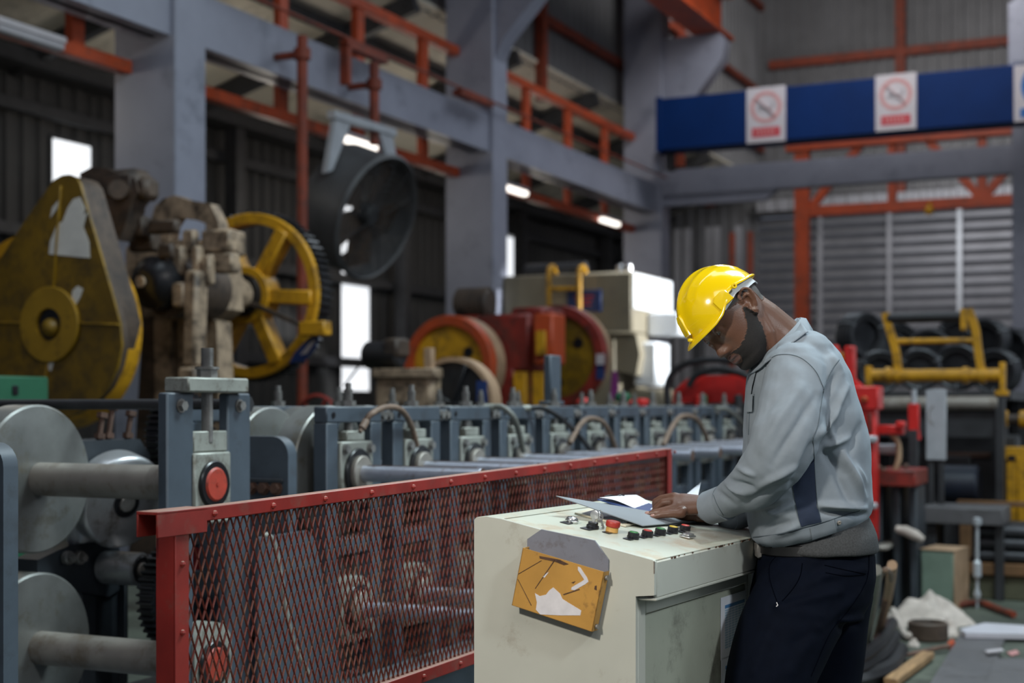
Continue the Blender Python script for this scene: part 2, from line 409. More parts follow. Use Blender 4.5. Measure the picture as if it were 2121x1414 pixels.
# lean-to roof over the aisle, with rafters
g = G(); sl = []
rf = thing('roof_aisle', 'beige lean-to roof sheets over the side aisle', '', (0, 0, 0), kind='structure')
Z0, Z1 = 5.30, 6.35
for k in range(32):
    g = G(); x = -4+k*1.2
    g.add([(x, 12.05, Z0), (x+1.18, 12.05, Z0), (x+1.18, 8.5, Z1), (x, 8.5, Z1), (x, 12.05, Z0+.04), (x+1.18, 12.05, Z0+.04), (x+1.18, 8.5, Z1+.04), (x, 8.5, Z1+.04)],
          [(0, 1, 2, 3), (4, 7, 6, 5), (0, 4, 5, 1), (2, 6, 7, 3), (0, 3, 7, 4), (1, 5, 6, 2)]); g.build('roof_panel', 'roof_beige', rf)
for k in range(13):
    x = -2.6+k*2.94
    g = G(); g.bar((x, 12, Z0-.12), (x, 8.4, Z1-.12), .12, .22); g.build('rafter', 'steel_dark', rf)
for y in (9.4, 10.6):
    g = G(); z = Z1+(Z0-Z1)*(y-8.5)/3.55-.08; g.box(-4, 34, y-.06, y+.06, z-.09, z+.05); g.build('purlin', 'steel_dark', rf)
# clerestory wall over the column line
g = G(); g.corr(-4, 33, 6.3, 12.6, 8.62, .26, .04)
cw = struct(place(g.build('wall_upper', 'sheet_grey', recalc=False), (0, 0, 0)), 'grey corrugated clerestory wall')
for z in (7.05, 8.3, 10.2):
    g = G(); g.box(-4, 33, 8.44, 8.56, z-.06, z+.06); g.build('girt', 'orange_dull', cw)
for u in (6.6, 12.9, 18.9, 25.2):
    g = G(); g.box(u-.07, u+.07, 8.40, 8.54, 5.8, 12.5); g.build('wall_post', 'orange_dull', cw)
# end wall: corrugated above, a door opening with a ribbed shutter below
def bx(px, py, u):                       # survey on a cross plane: (right, z)
    p = onu(px, py, u); return -p.y, p.z
UE = 31.0
xs0 = bx(1572, 700, UE)[0]; xs1 = bx(2150, 700, UE)[0]; zs = bx(1700, 445, UE)[1]
g = G(); g.corr(-13, 16, zs+.05, 12.6, UE, .26, .05); g.corr(-13, xs0, 0, zs+.05, UE, .26, .05)
g.corr(xs1, 16, 0, zs+.05, UE, .26, .05)
wb = struct(place(g.build('wall_back', 'sheet_grey', recalc=False), (0, 0, 0), RB), 'grey corrugated end wall')
zg = bx(1700, 128, UE)[1]
for z in (zg, zg+2.6):
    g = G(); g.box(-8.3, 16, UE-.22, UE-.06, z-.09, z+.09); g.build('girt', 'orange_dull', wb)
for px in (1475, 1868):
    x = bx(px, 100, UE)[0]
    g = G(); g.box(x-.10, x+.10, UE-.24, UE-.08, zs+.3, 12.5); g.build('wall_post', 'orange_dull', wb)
g = G(); g.corr(xs0+.2, xs1, zs+.02, bx(1700, 340, 26)[1], UE-.9, .3, .05); g.build('lintel_sheet', 'sheet_light', wb, recalc=False)
dr = thing('door_1', 'wide horizontally slatted grey shutter door in the end wall', '', (0, 0, 0), RB, kind='structure')
nsl = 24; hs = zs/nsl
for k in range(nsl):
    z = k*hs
    g = G(); g.prism([(UE+.05, z), (UE-.09, z+.02), (UE-.09, z+hs*.45), (UE+.05, z+hs*.97)], xs0, xs1, 'yz'); g.build('slat', 'shutter', dr)
for px in (1702, 1845, 1990):
    x = bx(px, 600, UE)[0]
    g = G(); g.box(x-.05, x+.05, UE-.2, UE-.1, 0, zs+.4); g.build('guide_rail', 'galv' if px > 1900 else 'sheet_light', dr)
g = G(); g.box(xs0-.1, xs1+.1, UE-.25, UE-.06, zs, zs+.25); g.build('shutter_box', 'steel_dark', dr)
# dim recess to the left of the shutter
g = G()
for px in (1405, 1425, 1470, 1485, 1530):
    x = bx(px, 500, 29.5)[0]; g.box(x-.07, x+.07, 29.4, 29.55, 0, 5.2)
rc = struct(place(g.build('trim_1', 'sheet_light'), (0, 0, 0), RB), 'pale uprights in the dim recess by the shutter')
g = G()
for px in (1518, 1555): x = bx(px, 500, 29)[0]; g.box(x-.05, x+.05, 28.9, 29.0, 0, 5.0)
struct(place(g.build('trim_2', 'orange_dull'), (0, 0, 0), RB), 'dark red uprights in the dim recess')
# hall roof, only ever lit from below
g = G(); g.box(-12, 34, -16, 8.8, 12.6, 12.8, 0); struct(place(g.build('ceiling', 'ceiling'), (0, 0, 0)), 'dark hall roof')

# columns and beams
cols = []
CB = 7.70
for i, u in enumerate((3.5, 9.63, 15.72, 21.96)):
    g = G(); g.box(u, u+.42, CB, CB+.66, 0, 12.5, .012)
    c = place(g.build('column', 'column'), (0, 0, 0)); struct(c, 'blue grey steel column of the crane aisle')
    g = G(); g.box(u-.05, u+.47, CB-.05, CB+.71, 0, .03); g.build('base_plate', 'column', c)
    zc = 7.35
    g = G(); g.prism([(CB, zc), (CB-.95, zc), (CB-1.05, zc-.12), (CB-1.0, zc-.42), (CB-.55, zc-1.0), (CB-.12, zc-1.45), (CB, zc-1.7)], u+.06, u+.36, 'yz'); g.build('corbel', 'column', c)
    cols.append(c)
for i, (a, b) in enumerate(((-2, 3.5), (3.92, 9.63), (10.05, 15.72), (16.14, 21.96))):
    g = G(); g.box(a, b, CB+.06, CB+.36, 4.50, 4.54); g.box(a, b, CB+.06, CB+.36, 4.92, 4.96); g.box(a, b, CB+.17, CB+.25, 4.5, 4.95); g.box(a, b, CB+.05, CB+.065, 4.5, 4.96, 0)
    struct(place(g.build('beam', 'column'), (0, 0, 0)), 'blue grey tie beam between aisle columns')
g = G(); x0 = -CB; x1 = -2.05
g.box(x0, x1, 21.98, 22.2, 4.78, 5.20, .01)
g.prism([(x0, 4.78), (x0+1.9, 4.78), (x0+1.7, 4.62), (x0, 4.62)], 22.02, 22.16, 'xz'); 
struct(place(g.build('beam', 'column'), (0, 0, 0), RB), 'blue grey beam across the hall under the blue girder')
p = onu(2096, 500, 21.9)
g = G(); g.box(-p.y, -p.y+.6, 21.9, 22.3, 0, 12.5, .012); struct(place(g.build('column', 'column'), (0, 0, 0), RB), 'blue grey column at the far right end of the cross beam')
# orange lattice girder behind the tie beams
tr = thing('truss', 'long orange lattice girder carrying the lean-to roof', '', (0, 0, 0), kind='structure')
VT = 8.22
for z, hgt in ((4.27, .11), (5.78, .11)):
    g = G(); g.box(-2, 22, VT-.06, VT+.06, z-hgt/2, z+hgt/2); g.build('chord', 'orange', tr)
for k in range(16):
    u = 9.0-6*1.47+k*1.47
    g = G(); g.box(u-.075, u+.075, VT-.04, VT+.04, 4.30, 5.75); g.build('post', 'orange', tr)
g = G(); g.tube([(-2, CB-.1, 5.06), (21.9, CB-.1, 5.06)], .016); ln = place(g.build('service_pipe', 'orange_dull'), (0, 0, 0))
tag(ln, 'thin orange service pipe running above the tie beams', 'pipe')
for px, py in ((762, 108), (990, 203)):
    q = onv(px, py, CB-.12)
    g = G(); g.box(q.x-.45, q.x+.35, CB-.16, CB-.06, q.z-.05, q.z+.03)
    if px < 800: g.box(q.x-.45, q.x-.38, CB-.16, CB-.06, q.z-.42, q.z)
    else: g.box(q.x-.5, q.x-.1, CB-.16, CB-.04, q.z-.06, q.z)
    g.build('pipe_bracket', 'orange_dull', ln)
for px, y0, lab in ((626, 75, 'tall orange standpipe in front of the tie beam near the drum fan'), (775, 130, 'short orange drop pipe on the tie beam above the drum fan')):
    q = onv(px, y0, CB-.25); z1 = q.z; z0 = 0 if px < 700 else onv(px, 300, CB-.25).z
    g = G(); g.cyl((q.x, q.y, z0), (q.x, q.y, z1), .05, n=12)
    o = tag(place(g.build('standpipe', 'orange_dull'), (0, 0, 0)), lab, 'pipe')
    g = G(); zc = onv(px, 175 if px > 700 else 112, CB-.25).z; g.cyl((q.x, q.y, zc-.05), (q.x, q.y, zc+.05), .08, n=12)
    g.box(q.x-.03, q.x+.03, q.y, CB+.06, zc-.03, zc+.03); g.build('clamp', 'orange_dull', o)
# crane runway beam on the corbels
g = G(); g.box(9.5, 22.7, CB-1.0, CB-.5, 7.36, 7.42); g.box(9.5, 22.7, CB-.78, CB-.72, 7.4, 8.1); g.box(9.5, 22.7, CB-1.0, CB-.5, 8.06, 8.14)
o = tag(place(g.build('runway_beam', 'orange'), (0, 0, 0)), 'orange crane runway beam resting on the column corbels', 'beam')
g = G(); g.box(9.5, 22.7, CB-.79, CB-.71, 8.14, 8.2); g.build('rail', 'steel_dark', o)
# blue girder of the travelling crane, with its signs
UC = 20.6
a = onu(1362, 205, UC); b = onu(1362, 312, UC)
zt, zb = a.z, b.z; xl = -a.y; xr = 4.0
cr = thing('crane_girder', 'deep blue crane girder spanning the hall under the end wall', 'girder', (0, 0, 0), RB)
g = G(); g.box(xl, xr, UC, UC+.45, zb, zt, .012); g.build('box_girder', 'crane_blue', cr)
g = G(); g.box(xl-.02, xl+.06, UC-.03, UC+.48, zb-.02, zt+.02); g.build('end_plate', 'crane_blue', cr)
for px in (1368, 1392):                     # hanger posts under the girder down to the cross beam
    x = bx(px, 330, UC+.3)[0]; g = G(); g.box(x-.08, x+.02, UC+.2, UC+.4, 5.0, zb); g.build('hanger', 'column' if px < 1380 else 'steel_dark', cr)
def sign(px0, py0, px1, py1, lab):
    x0, z1 = bx(px0, py0, UC-.02); x1, z0 = bx(px1, py1, UC-.02); wd, hh = x1-x0, z1-z0
    cx = (x0+x1)/2
    t = thing('prohibition_sign', lab, 'sign', (UC-.02, -cx, z0), RB, 'white prohibition signs on the blue girder')
    g = G(); g.box(-wd/2, wd/2, 0, .018, 0, hh); g.build('panel', 'sign_white', t)
    r = wd*.40; cz = hh-.06-r
    g = G(); g.ring((0, -.004, cz), (0, .002, cz), r, r*.76, 36)
    g.bar((-r*.6, -.002, cz+r*.6), (r*.6, -.002, cz-r*.6), .006, r*.22, .001, up=(0, -1, 0)); g.build('ban_ring', 'sign_pink', t)
    g = G(); g.bar((-r*.5, -.0015, cz-.01), (r*.42, -.0015, cz-.01), .002, r*.16, 0, up=(0, -1, 0))
    g.tube([(r*.44, -.002, cz+.02), (r*.5, -.002, cz+r*.2), (r*.38, -.002, cz+r*.32)], .012, 5); g.build('cigarette', 'sign_grey', t)
    g = G(); g.box(-wd*.36, wd*.36, -.003, 0, hh*.10, hh*.27, 0); g.build('caption_bar', 'sign_red', t)
    g = G()
    for k in range(6): g.box(-wd*.27+k*wd*.09, -wd*.215+k*wd*.09, -.0045, -.003, hh*.155, hh*.22, 0)
    g.build('caption', 'sign_pink', t)
sign(1546, 184, 1627, 291, 'white no smoking sign in the middle of the blue girder, farther from the viewer')
sign(1813, 157, 1898, 266, 'white no smoking sign on the blue girder above the yellow uncoiler')
x0, z1 = bx(2100, 136, UC-.02); x1, z0 = bx(2210, 244, UC-.02)
t = thing('mandatory_sign', 'white sign with blue disc on the blue girder over the end column', 'sign', (UC-.02, -x0, z0), RB)
g = G(); g.box(0, x1-x0, 0, .018, 0, z1-z0); g.build('panel', 'sign_white', t)
g = G(); g.cyl((.42, -.004, .48), (.42, .002, .48), .33, n=36); g.build('blue_disc', 'sign_blue', t)
g = G(); g.box(.08, .75, -.003, .001, .05, .18, 0); g.build('caption_bar', 'sign_blue', t)
# hoist cabinet above the girder at the end column
x0 = bx(2088, 60, UC+.1)[0]
g = G(); g.box(x0, x0+.9, UC+.1, UC+.5, zt, bx(2088, 5, UC+.1)[1], .012); o = tag(place(g.build('hoist_cabinet', 'column'), (0, 0, 0), RB), 'grey hoist cabinet standing on the blue girder by the end column', 'cabinet')
g = G(); g.box(x0+.06, x0+.84, UC+.085, UC+.1, zt+.05, bx(2088, 5, UC+.1)[1]-.05); g.build('cabinet_door', 'column', o)
# orange portal frame in front of the shutter
UP = 25.0
po = thing('portal_frame', 'orange lattice portal frame standing in front of the shutter', 'frame', (0, 0, 0), RB)
x0 = bx(1645, 500, UP)[0]; x1 = bx(1674, 500, UP)[0]; ztp = bx(1660, 300, UP)[1]; zbt = bx(1700, 432, UP)[1]
g = G(); g.box(x0, x1, UP, UP+.2, 0, ztp); g.build('leg', 'orange', po)
xe = 4.5
g = G(); g.box(x0-.15, xe, UP-.05, UP+.2, ztp-.1, ztp+.05); g.build('chord', 'orange', po)
g = G(); g.box(x1, xe, UP+.02, UP+.18, zbt-.12, zbt+.06); g.build('chord', 'orange', po)
xm = [bx(p_, 430, UP)[0] for p_ in (1846, 2033)]
for x in xm:
    g = G(); g.box(x-.07, x+.07, UP+.03, UP+.17, zbt, ztp); g.build('lattice_post', 'orange', po)
for a_, b_ in (((x1, zbt), (x1+.95, ztp)), ((xm[0]-.9, ztp), (xm[0], zbt+.2)), ((xm[0]+.9, ztp), (xm[0], zbt+.2)), ((xm[1]-.95, ztp), (xm[1], zbt)), ((xm[1]+.95, ztp), (xm[1], zbt))):
    if a_[0] in (xm[0]-.9, xm[0]+.9): continue
    g = G(); g.bar((a_[0], UP+.1, a_[1]), (b_[0], UP+.1, b_[1]), .12, .14); g.build('brace', 'orange', po)
x, z = bx(1926, 437, UP)
g = G(); g.ball((x, UP-.08, z), .085); g.cyl((x, UP-.02, z), (x, UP-.02, z+.15), .03, n=8); tag(place(g.build('warning_lamp', 'yellow'), (0, 0, 0), RB), 'small yellow lamp hanging from the orange portal frame', 'lamp')
# aisle tube lights
for i, (px, py, v, lab) in enumerate(((742, 291, 8.08, 'lit tube light behind the drum fan bracket'), (1066, 390, 8.08, 'lit tube light just past the second column'), (1263, 456, 8.08, 'lit tube light just before the third column'), (60, 70, 8.08, 'unlit tube light on the orange girder above the yellow guard'))):
    q = onv(px, py, v)
    t = thing('tube_light', lab, 'light', tuple(q), group='tube lights of the aisle')
    g = G(); g.box(-.36, .36, -.05, .05, .0, .05); g.build('housing', 'sign_white', t)
    g = G(); g.box(-.35, .35, -.045, .045, -.06, .0, .012); g.build('tube', 'lamp' if i != 3 else 'sign_grey', t)
    g = G()
    for x in (-.25, .25): g.box(x-.02, x+.02, .03, .10, .01, .05, 0)
    g.build('hanger', 'steel_dark', t)
    d_ = bpy.data.lights.new('roof_fill', 'POINT'); d_.energy = 26; d_.color = (1.0, .92, .80); d_.shadow_soft_size = .2  # unseen point away from the tube, added to brighten the aisle roof
    lo = bpy.data.objects.new('roof_fill', d_); C.objects.link(lo); lo.location = fw(q.x+.5, 9.6, q.z-.1)
# drum fan hung under the lattice girder
q = fac(752, 440, 14.2)
fn = thing('drum_fan', 'big dark drum fan hanging tilted under the orange girder', 'fan', (q.x, q.y, q.z), math.radians(-28))
R_ = .62
ax = Vector((1, 0, -.38)).normalized()
def fanp(a_): return ax*a_
g = G(); g.ring(fanp(-.30), fanp(.18), R_, R_-.035, 48)
g.lathe([(R_-.03, 0), (R_+.03, .02), (R_-.0, .05), (R_-.03, 0)], fanp(.16), ax, 48); g.build('drum', 'fan_grey', fn)
g = G(); g.cyl(fanp(-.08), fanp(.14), .11, n=20, c=.02); g.build('hub', 'steel_dark', fn)
qq = ax.to_track_quat('Z', 'Y').to_matrix()
for k in range(5):
    g = G(); t = 2*math.pi*k/5; vs = []
    for r_, tw, wd in ((.10, .7, .10), (.3, .5, .15), (.56, .3, .17)):
        for s_ in (-1, 1):
            for th in (-.006, .006):
                vs.append(qq @ Vector((r_*math.cos(t)-s_*wd*math.cos(tw)*math.sin(t), r_*math.sin(t)+s_*wd*math.cos(tw)*math.cos(t), s_*wd*math.sin(tw)*.6+th)))
    fs = []
    for i in range(2):
        o_ = i*4
        fs += [(o_, o_+4, o_+6, o_+2), (o_+1, o_+3, o_+7, o_+5), (o_, o_+1, o_+5, o_+4), (o_+2, o_+6, o_+7, o_+3)]
    fs += [(0, 2, 3, 1), (8, 9, 11, 10)]
    g.add(vs, fs); g.build('blade', 'cast_brown', fn)
g = G()
for k in range(9):
    r_ = .1+k*.062
    g.tube([qq @ Vector((r_*math.cos(t), r_*math.sin(t), .19)) for t in [2*math.pi*j/36 for j in range(37)]], .004, 4)
for k in range(12):
    t = 2*math.pi*k/12; g.tube([qq @ Vector((.08*math.cos(t), .08*math.sin(t), .19)), qq @ Vector((.6*math.cos(t), .6*math.sin(t), .19))], .005, 4)
g.build('guard_grille', 'steel_dark', fn, kind='stuff')
zup = 4.2-q.z
for s_ in (-1, 1):
    g = G(); b0 = qq @ Vector((0, 0, 0)); 
    g.prism([(s_*.22, zup), (s_*.50, zup-.02), (s_*.66, .30), (s_*.56, .34)], -.03, .03, 'yz'); g.build('bracket', 'galv', fn)
g = G(); g.box(-.05, .05, -.55, .55, zup-.06, zup+.02); g.build('mount_bar', 'galv', fn)
# ================================================================== roll forming line
V0 = 2.90
DV = Vector
bolt_g = G(); bolt_g.hexa((0, 0, 0), (0, -.018, 0), .017); bolt_g.cyl((0, 0, 0), (0, -.004, 0), .023, n=12)
BOLT = bolt_g.mesh('bolt', 'bolt')
def housing(w2, win, z0, ztop, barh, y0, y1, zcross=None):
    g = G()
    g.box(-w2, -win, y0, y1, z0, ztop-barh, .004); g.box(win, w2, y0, y1, z0, ztop-barh, .004)
    g.box(-w2, w2, y0, y1, ztop-barh, ztop, .005)
    r = .022                                             # filleted window corners
    for s_ in (-1, 1):
        g.prism([(s_*win, ztop-barh), (s_*win, ztop-barh-r)]+[(s_*(win-r+r*math.cos(a_)), ztop-barh-r+r*math.sin(a_)) for a_ in [math.radians(q) for q in (20, 45, 70)]]+[(s_*(win-r), ztop-barh)], y0, y1, 'xz')
    if zcross: g.box(-win, win, y0+.008, y1, *zcross)
    return g
ZU, ZL = 1.118, .597
BL = 7.55
bed = thing('machine_bed', 'long slate blue steel bed carrying the row of roll stands', 'machine bed', (2.6, V0, 0))
g = G(); g.box(0, BL, -.02, .16, .02, .30, .01); g.box(0, BL, .62, .80, .02, .30, .01); g.box(0, BL, .16, .62, .05, .28); g.build('bed_rail', 'slate', bed)
g = G()
for k in range(7): g.box(.3+k*1.1, .45+k*1.1, -.10, .85, 0, .06)
g.build('foot', 'slate_dark', bed)
g = G(); g.box(0, BL, -.14, -.02, .28, .33); g.build('ledge', 'slate', bed)
HOLE = .05
def roll_stand(odd):
    t = thing('roll_stand', '', 'roll stand', (0, V0, .30), group='roll stands of the forming line')
    zo = -.30
    for (y0, y1, key) in ((0, .06, 0), (.67, .73, 1)):
        g = housing(.20, .12, 0, 1.367+zo, .062, y0, y1, (.80+zo, .86+zo)); g.build('housing', 'slate', t)
    for yb in (-.012, .715):
        for zc in (ZU, ZL):
            z = zc+zo; s_ = 1 if yb < 0 else -1
            g = G()
            if zc == ZU: g.box(-.118, .118, yb, yb+.07, z-.125, z+.115, .006)
            else: g.prism([(-.118, z-.13), (.118, z-.13), (.118, z)]+arc((0, z), .118, 0, math.pi, 14)[1:-1]+[(-.118, z)], yb, yb+.07, 'xz')
            b = g.build('bearing_block', 'block', t)
            if yb < 0:
                for sx, sz in ((-.09, .085), (.09, .085), (-.09, -.095), (.09, -.095)):
                    if zc == ZL and sz > 0: continue
                    share('bolt', BOLT, b, (sx, yb, z+sz))
                g = G(); g.ring((0, yb-.012, z-.01), (0, yb+.01, z-.01), .098, .072, 28); g.build('bearing_seat', 'grease', b)
                g = G(); g.ring((0, yb-.03, z-.01), (0, yb+.01, z-.01), .070, .030, 28); g.build('bearing_race', 'steel_dusty', b)
    g = G(); g.box(-.065, .065, -.005, .06, ZU+.117+zo, ZU+.155+zo); g.build('pressure_pad', 'block', t)
    for y in (.03, .70):
        g = G(); g.cyl((0, y, ZU+.12+zo), (0, y, 1.365+zo), .018, n=14); g.cyl((0, y, 1.365+zo), (0, y, 1.435+zo), .016, n=14)
        for k in range(6): g.cyl((0, y, 1.392+k*.007+zo), (0, y, 1.395+k*.007+zo), .0182, n=14)
        g.cyl((0, y, 1.435+zo), (0, y, 1.458+zo), .0120, n=8); sc = g.build('adjusting_screw', 'bolt', t)
        g = G(); g.hexa((0, y, 1.367+zo), (0, y, 1.390+zo), .030); g.build('nut', 'bolt', sc)
    for zc in (ZU, ZL):
        z = zc+zo-.01
        g = G(); g.cyl((0, -.55, z), (0, .78, z), .0315, n=28, c=.003); sh = g.build('shaft', 'steel_shaft', t)
        g = G(); g.box(-.006, .006, -.53, -.06, z+.029, z+.0335, 0); g.build('keyway', 'rust', sh)
        g = G(); g.lathe([(.031, -.552), (.031, -.551), (.0, -.5515)], (0, 0, z), (0, 1, 0), 24); g.build('shaft_end', 'rust', sh)
        for k in range(2):
            y = (.10, .38)[k]+(.125 if odd else 0); r = .263-.006*k
            g = G(); g.lathe([(.05, y), (r-.005, y+.006), (r, y+.012), (r, y+.105), (r-.005, y+.111), (.10, y+.117), (.095, y+.15), (.06, y+.155)], (0, 0, z), (0, 1, 0), 64); g.build('roll', 'steel_roll', t)
    g = G(); g.box(.2, .297, .012, .05, 1.305+zo, 1.355+zo); tb = g.build('tie_bar', 'slate', t)
    for x in (.225, .272): share('bolt', BOLT, tb, (x, .012, 1.33+zo))
    g = G(); g.lathe([(.012, 0), (.012, .002), (0, .002)], (-.155, -.001, 1.335+zo), (0, -1, 0), 12); g.build('plugged_hole', 'grease', t)
    return t
DIST = ['first', 'second', 'third', 'fourth', 'fifth', 'sixth', 'seventh', 'eighth', 'ninth', 'tenth', 'eleventh']
LBL = ['{} slate blue roll stand past the red capped mill stand, at the free hose end', '{} slate blue roll stand past the mill stand, where the brown hose comes down',
       '{} slate blue roll stand counted from the red capped mill stand', '{} slate blue roll stand from the mill stand, under the grey hose']
st = [roll_stand(0), roll_stand(1)]; PITCH = .497
for i in range(11):
    o = st[i] if i < 2 else dup(st[i % 2])
    o.location = fw(4.71+PITCH*i, V0, .30)
    o['label'] = (LBL[i] if i < 4 else '{} slate blue roll stand counted from the red capped mill stand').format(DIST[i])

# the tall mill stand at the head of the line
UM = 3.81
ms = thing('mill_stand', 'tall slate blue mill stand with red shaft caps and a grey top plate', 'mill stand', (UM, V0, 0))
g = G()
g.box(-.222, -.088, 0, .04, 0, 1.412, .006); g.box(.092, .222, 0, .04, 0, 1.412, .006)
g.build('housing', 'slate', ms)
for y in (.0,):
    g = G(); g.box(-.16, .165, y-.035, y+.065, 1.413, 1.462, .006); g.build('top_plate', 'block', ms)
    g = G(); g.cyl((0, y+.015, 1.25), (0, y+.015, 1.56), .019, n=14)
    for k in range(9): g.cyl((0, y+.015, 1.50+k*.007), (0, y+.015, 1.503+k*.007), .0215, n=14)
    sc = g.build('adjusting_screw', 'bolt', ms)
    g = G(); g.hexa((0, y+.015, 1.462), (0, y+.015, 1.49), .034); g.cyl((0, y+.015, 1.49), (0, y+.015, 1.498), .04, n=16); g.build('nut', 'bolt', sc)
for sx in (-.155, .155):
    o = share('bolt', BOLT, ms, (sx, 0, 1.37)); g = G()
for zc, arch in ((1.112, 0), (.52, 1)):
    g = G()
    if arch: g.prism([(-.098, zc-.13), (.098, zc-.13), (.098, zc+.08), (.06, zc+.125), (0, zc+.14), (-.06, zc+.125), (-.098, zc+.08)], -.01, .06, 'xz')
    else:
        g.box(-.098, .098, -.01, .06, zc-.13, zc+.105, .006)
    b = g.build('bearing_block', 'block', ms)
    g = G(); g.ring((0, -.022, zc), (0, .0, zc), .078, .055, 32); g.build('bearing_seat', 'grease', b)
    g = G(); g.cyl((0, -.012, zc), (0, -.028, zc), .056, n=32, c=.006); g.cyl((0, -.028, zc), (0, -.031, zc), .007, n=8); g.build('shaft_cap', 'hub_red', b, label='red shaft end cap')
    if not arch:
        g = G(); g.box(-.09, .09, .0, .055, zc+.107, zc+.175); g.build('pressure_pad', 'block', ms)
    g = G(); g.lathe([(.057, .02), (.059, .03), (.059, .22), (.0575, .225), (.059, .23), (.059, .74), (.05, 1.02)], (0, 0, zc), (0, 1, 0), 36); g.build('shaft', 'steel_dusty', ms)
    g = G(); g.lathe([(.05, .735), (.255, .745), (.262, .752), (.262, .86), (.255, .867), (.05, .88)], (0, 0, zc), (0, 1, 0), 72); rl = g.build('roll', 'steel_roll', ms)
def side_plate(u, z, label):
    g = G(); zt_ = z; r = .07; y0 = .05; y1 = .62
    g.prism([(y0, 0), (y0, zt_-r)]+[(y0+r-r*math.cos(a_), zt_-r+r*math.sin(a_)) for a_ in [math.radians(q) for q in (15, 30, 45, 60, 75)]]+[(y0+r, zt_), (y1, zt_), (y1, 0)], 0, .055, 'yz')
    t = place(g.build('side_plate', 'slate'), (u, V0, 0)); tag(t, label, 'plate')
    for z_ in (zt_-.19, .52):
        for y in (.10, .155, .21):
            g = G(); g.hexa((0, y, z_), (-.022, y, z_), .019); g.cyl((0, y, z_), (-.006, y, z_), .026, n=12); g.build('bolt', 'rust', t)
        g = G(); g.box(-.008, 0, .07, .6, z_+.02, z_+.035); g.build('seam_bar', 'slate_dark', t)
    return t
side_plate(2.95, 1.268, 'slate blue round cornered side plate before the two large grey rolls')
side_plate(4.33, 1.258, 'slate blue round cornered side plate between mill stand and first roll stand')
# dark tie rod across the head of the line
g = G(); g.cyl((0, .05, 0), (0, 2.6, 0), .019, n=16); g.cyl((0, .02, 0), (0, .05, 0), .03, n=6)
tag(place(g.build('tie_rod', 'steel_dark'), (4.05, V0, 1.375)), 'black tie rod running from the mill stand over the large grey rolls', 'rod')
# straightener between the two rolls
q = onv(232, 1175, 3.72)
sb = thing('straightener', 'dark steel straightener block with small guide roller between the big rolls', 'straightener', (q.x, 3.72, 0))
zc = q.z
g = G(); g.prism([(-.34, zc+.06), (-.17, zc+.10), (.10, zc+.10), (.10, zc-.10), (.04, zc-.12), (-.34, zc-.03)], .05, .16, 'xz'); g.build('arm', 'slate_dark', sb)
g = G(); g.box(-.10, .12, .06, .16, 0, zc-.08); g.box(.11, .13, .03, .16, 0, zc-.06); g.build('upright', 'slate_dark', sb)
g = G(); g.lathe([(.02, -.14), (.056, -.145), (.064, -.14), (.064, .03), (.02, .03)], (.0, 0, zc), (0, 1, 0), 32); gr = g.build('guide_roller', 'steel', sb)
g = G(); g.ring((.0, -.150, zc), (.0, -.13, zc), .050, .036, 28); g.build('bearing_seat', 'grease', gr)
g = G(); g.cyl((.0, -.155, zc), (.0, -.13, zc), .026, n=20, c=.003); g.build('pin', 'steel_dusty', gr)
for x, z in ((-.20, .055), (-.14, .05)):
    g = G(); g.cyl((x, .05, zc+z), (x, .02, zc+z), .026, n=16, c=.004); g.cyl((x, .02, zc+z), (x, .005, zc+z), .016, n=6); g.build('bolt', 'bolt', sb)
# upper guide block with three bolts
q = onv(240, 935, 3.72)
ub = thing('guide_block', 'dark slate guide block with three upright bolts behind the upper roll', 'guide block', (q.x, 3.72, q.z))
g = G(); g.prism([(-.26, -.10), (.20, -.10), (.20, -.02), (.14, .045), (-.20, .045), (-.26, -.0)], 0, .22, 'xz'); g.build('body', 'slate_dark', ub)
g = G(); g.box(-.12, .14, -.004, .002, -.055, -.045, 0); g.build('slot', 'grease', ub)
for k, (x, y, l, tx) in enumerate(((-.05, .04, .085, .018), (.035, .07, .115, .025), (.10, .03, .09, .02))):
    g = G(); g.cyl((x, y, .045), (x+tx, y, .045+l), .011, n=10); g.hexa((x+tx, y, .045+l), (x+tx*1.2, y, .065+l), .022); g.hexa((x+.003, y, .05), (x+.006, y, .07), .022); g.build('bolt', 'rust', ub)
g = G(); g.cyl((-.235, -.002, -.02), (-.235, -.04, -.02), .019, n=12); g.build('bolt', 'bolt', ub)
g = G(); g.box(-.05, .05, .06, .16, -q.z, -.10); g.build('upright', 'slate_dark', ub)
# tilted ring roller
q = onv(262, 1042, 3.60)
rr = thing('edge_roller', 'shiny tilted steel disc roller half hidden by the upper shaft', 'roller', tuple(q))
rr.rotation_euler = (math.radians(14), math.radians(6), ROT-math.radians(14))
g = G(); g.lathe([(.04, 0), (.165, 0), (.175, .006), (.182, .02), (.182, .10), (.17, .115), (.05, .12)], (0, 0, 0), (0, 1, 0), 64); g.build('disc', 'steel', rr)
g = G(); g.ring((0, -.006, 0), (0, .01, 0), .055, .036, 28); g.build('bearing_seat', 'grease', rr)
g = G(); g.cyl((0, -.012, 0), (0, .06, 0), .032, n=20, c=.003); g.build('pin', 'bolt', rr)
g = G(); g.cyl((0, .02, 0), (0, .9, 0), .031, n=18); g.build('axle', 'steel_dusty', rr)
g = G(); g.lathe([(.055, -.02), (.06, .0), (.06, .12), (.085, .15), (.085, .18), (.03, .18)], (-.16, .02, -.13), (0, .2, 1), 28); tag(place(g.build('cone_roller', 'steel'), tuple(onv(172, 1098, 3.80)[k] + (.16, -.02, .10)[k] for k in range(3))), 'small shiny cone roller under the tilted disc roller', 'roller')
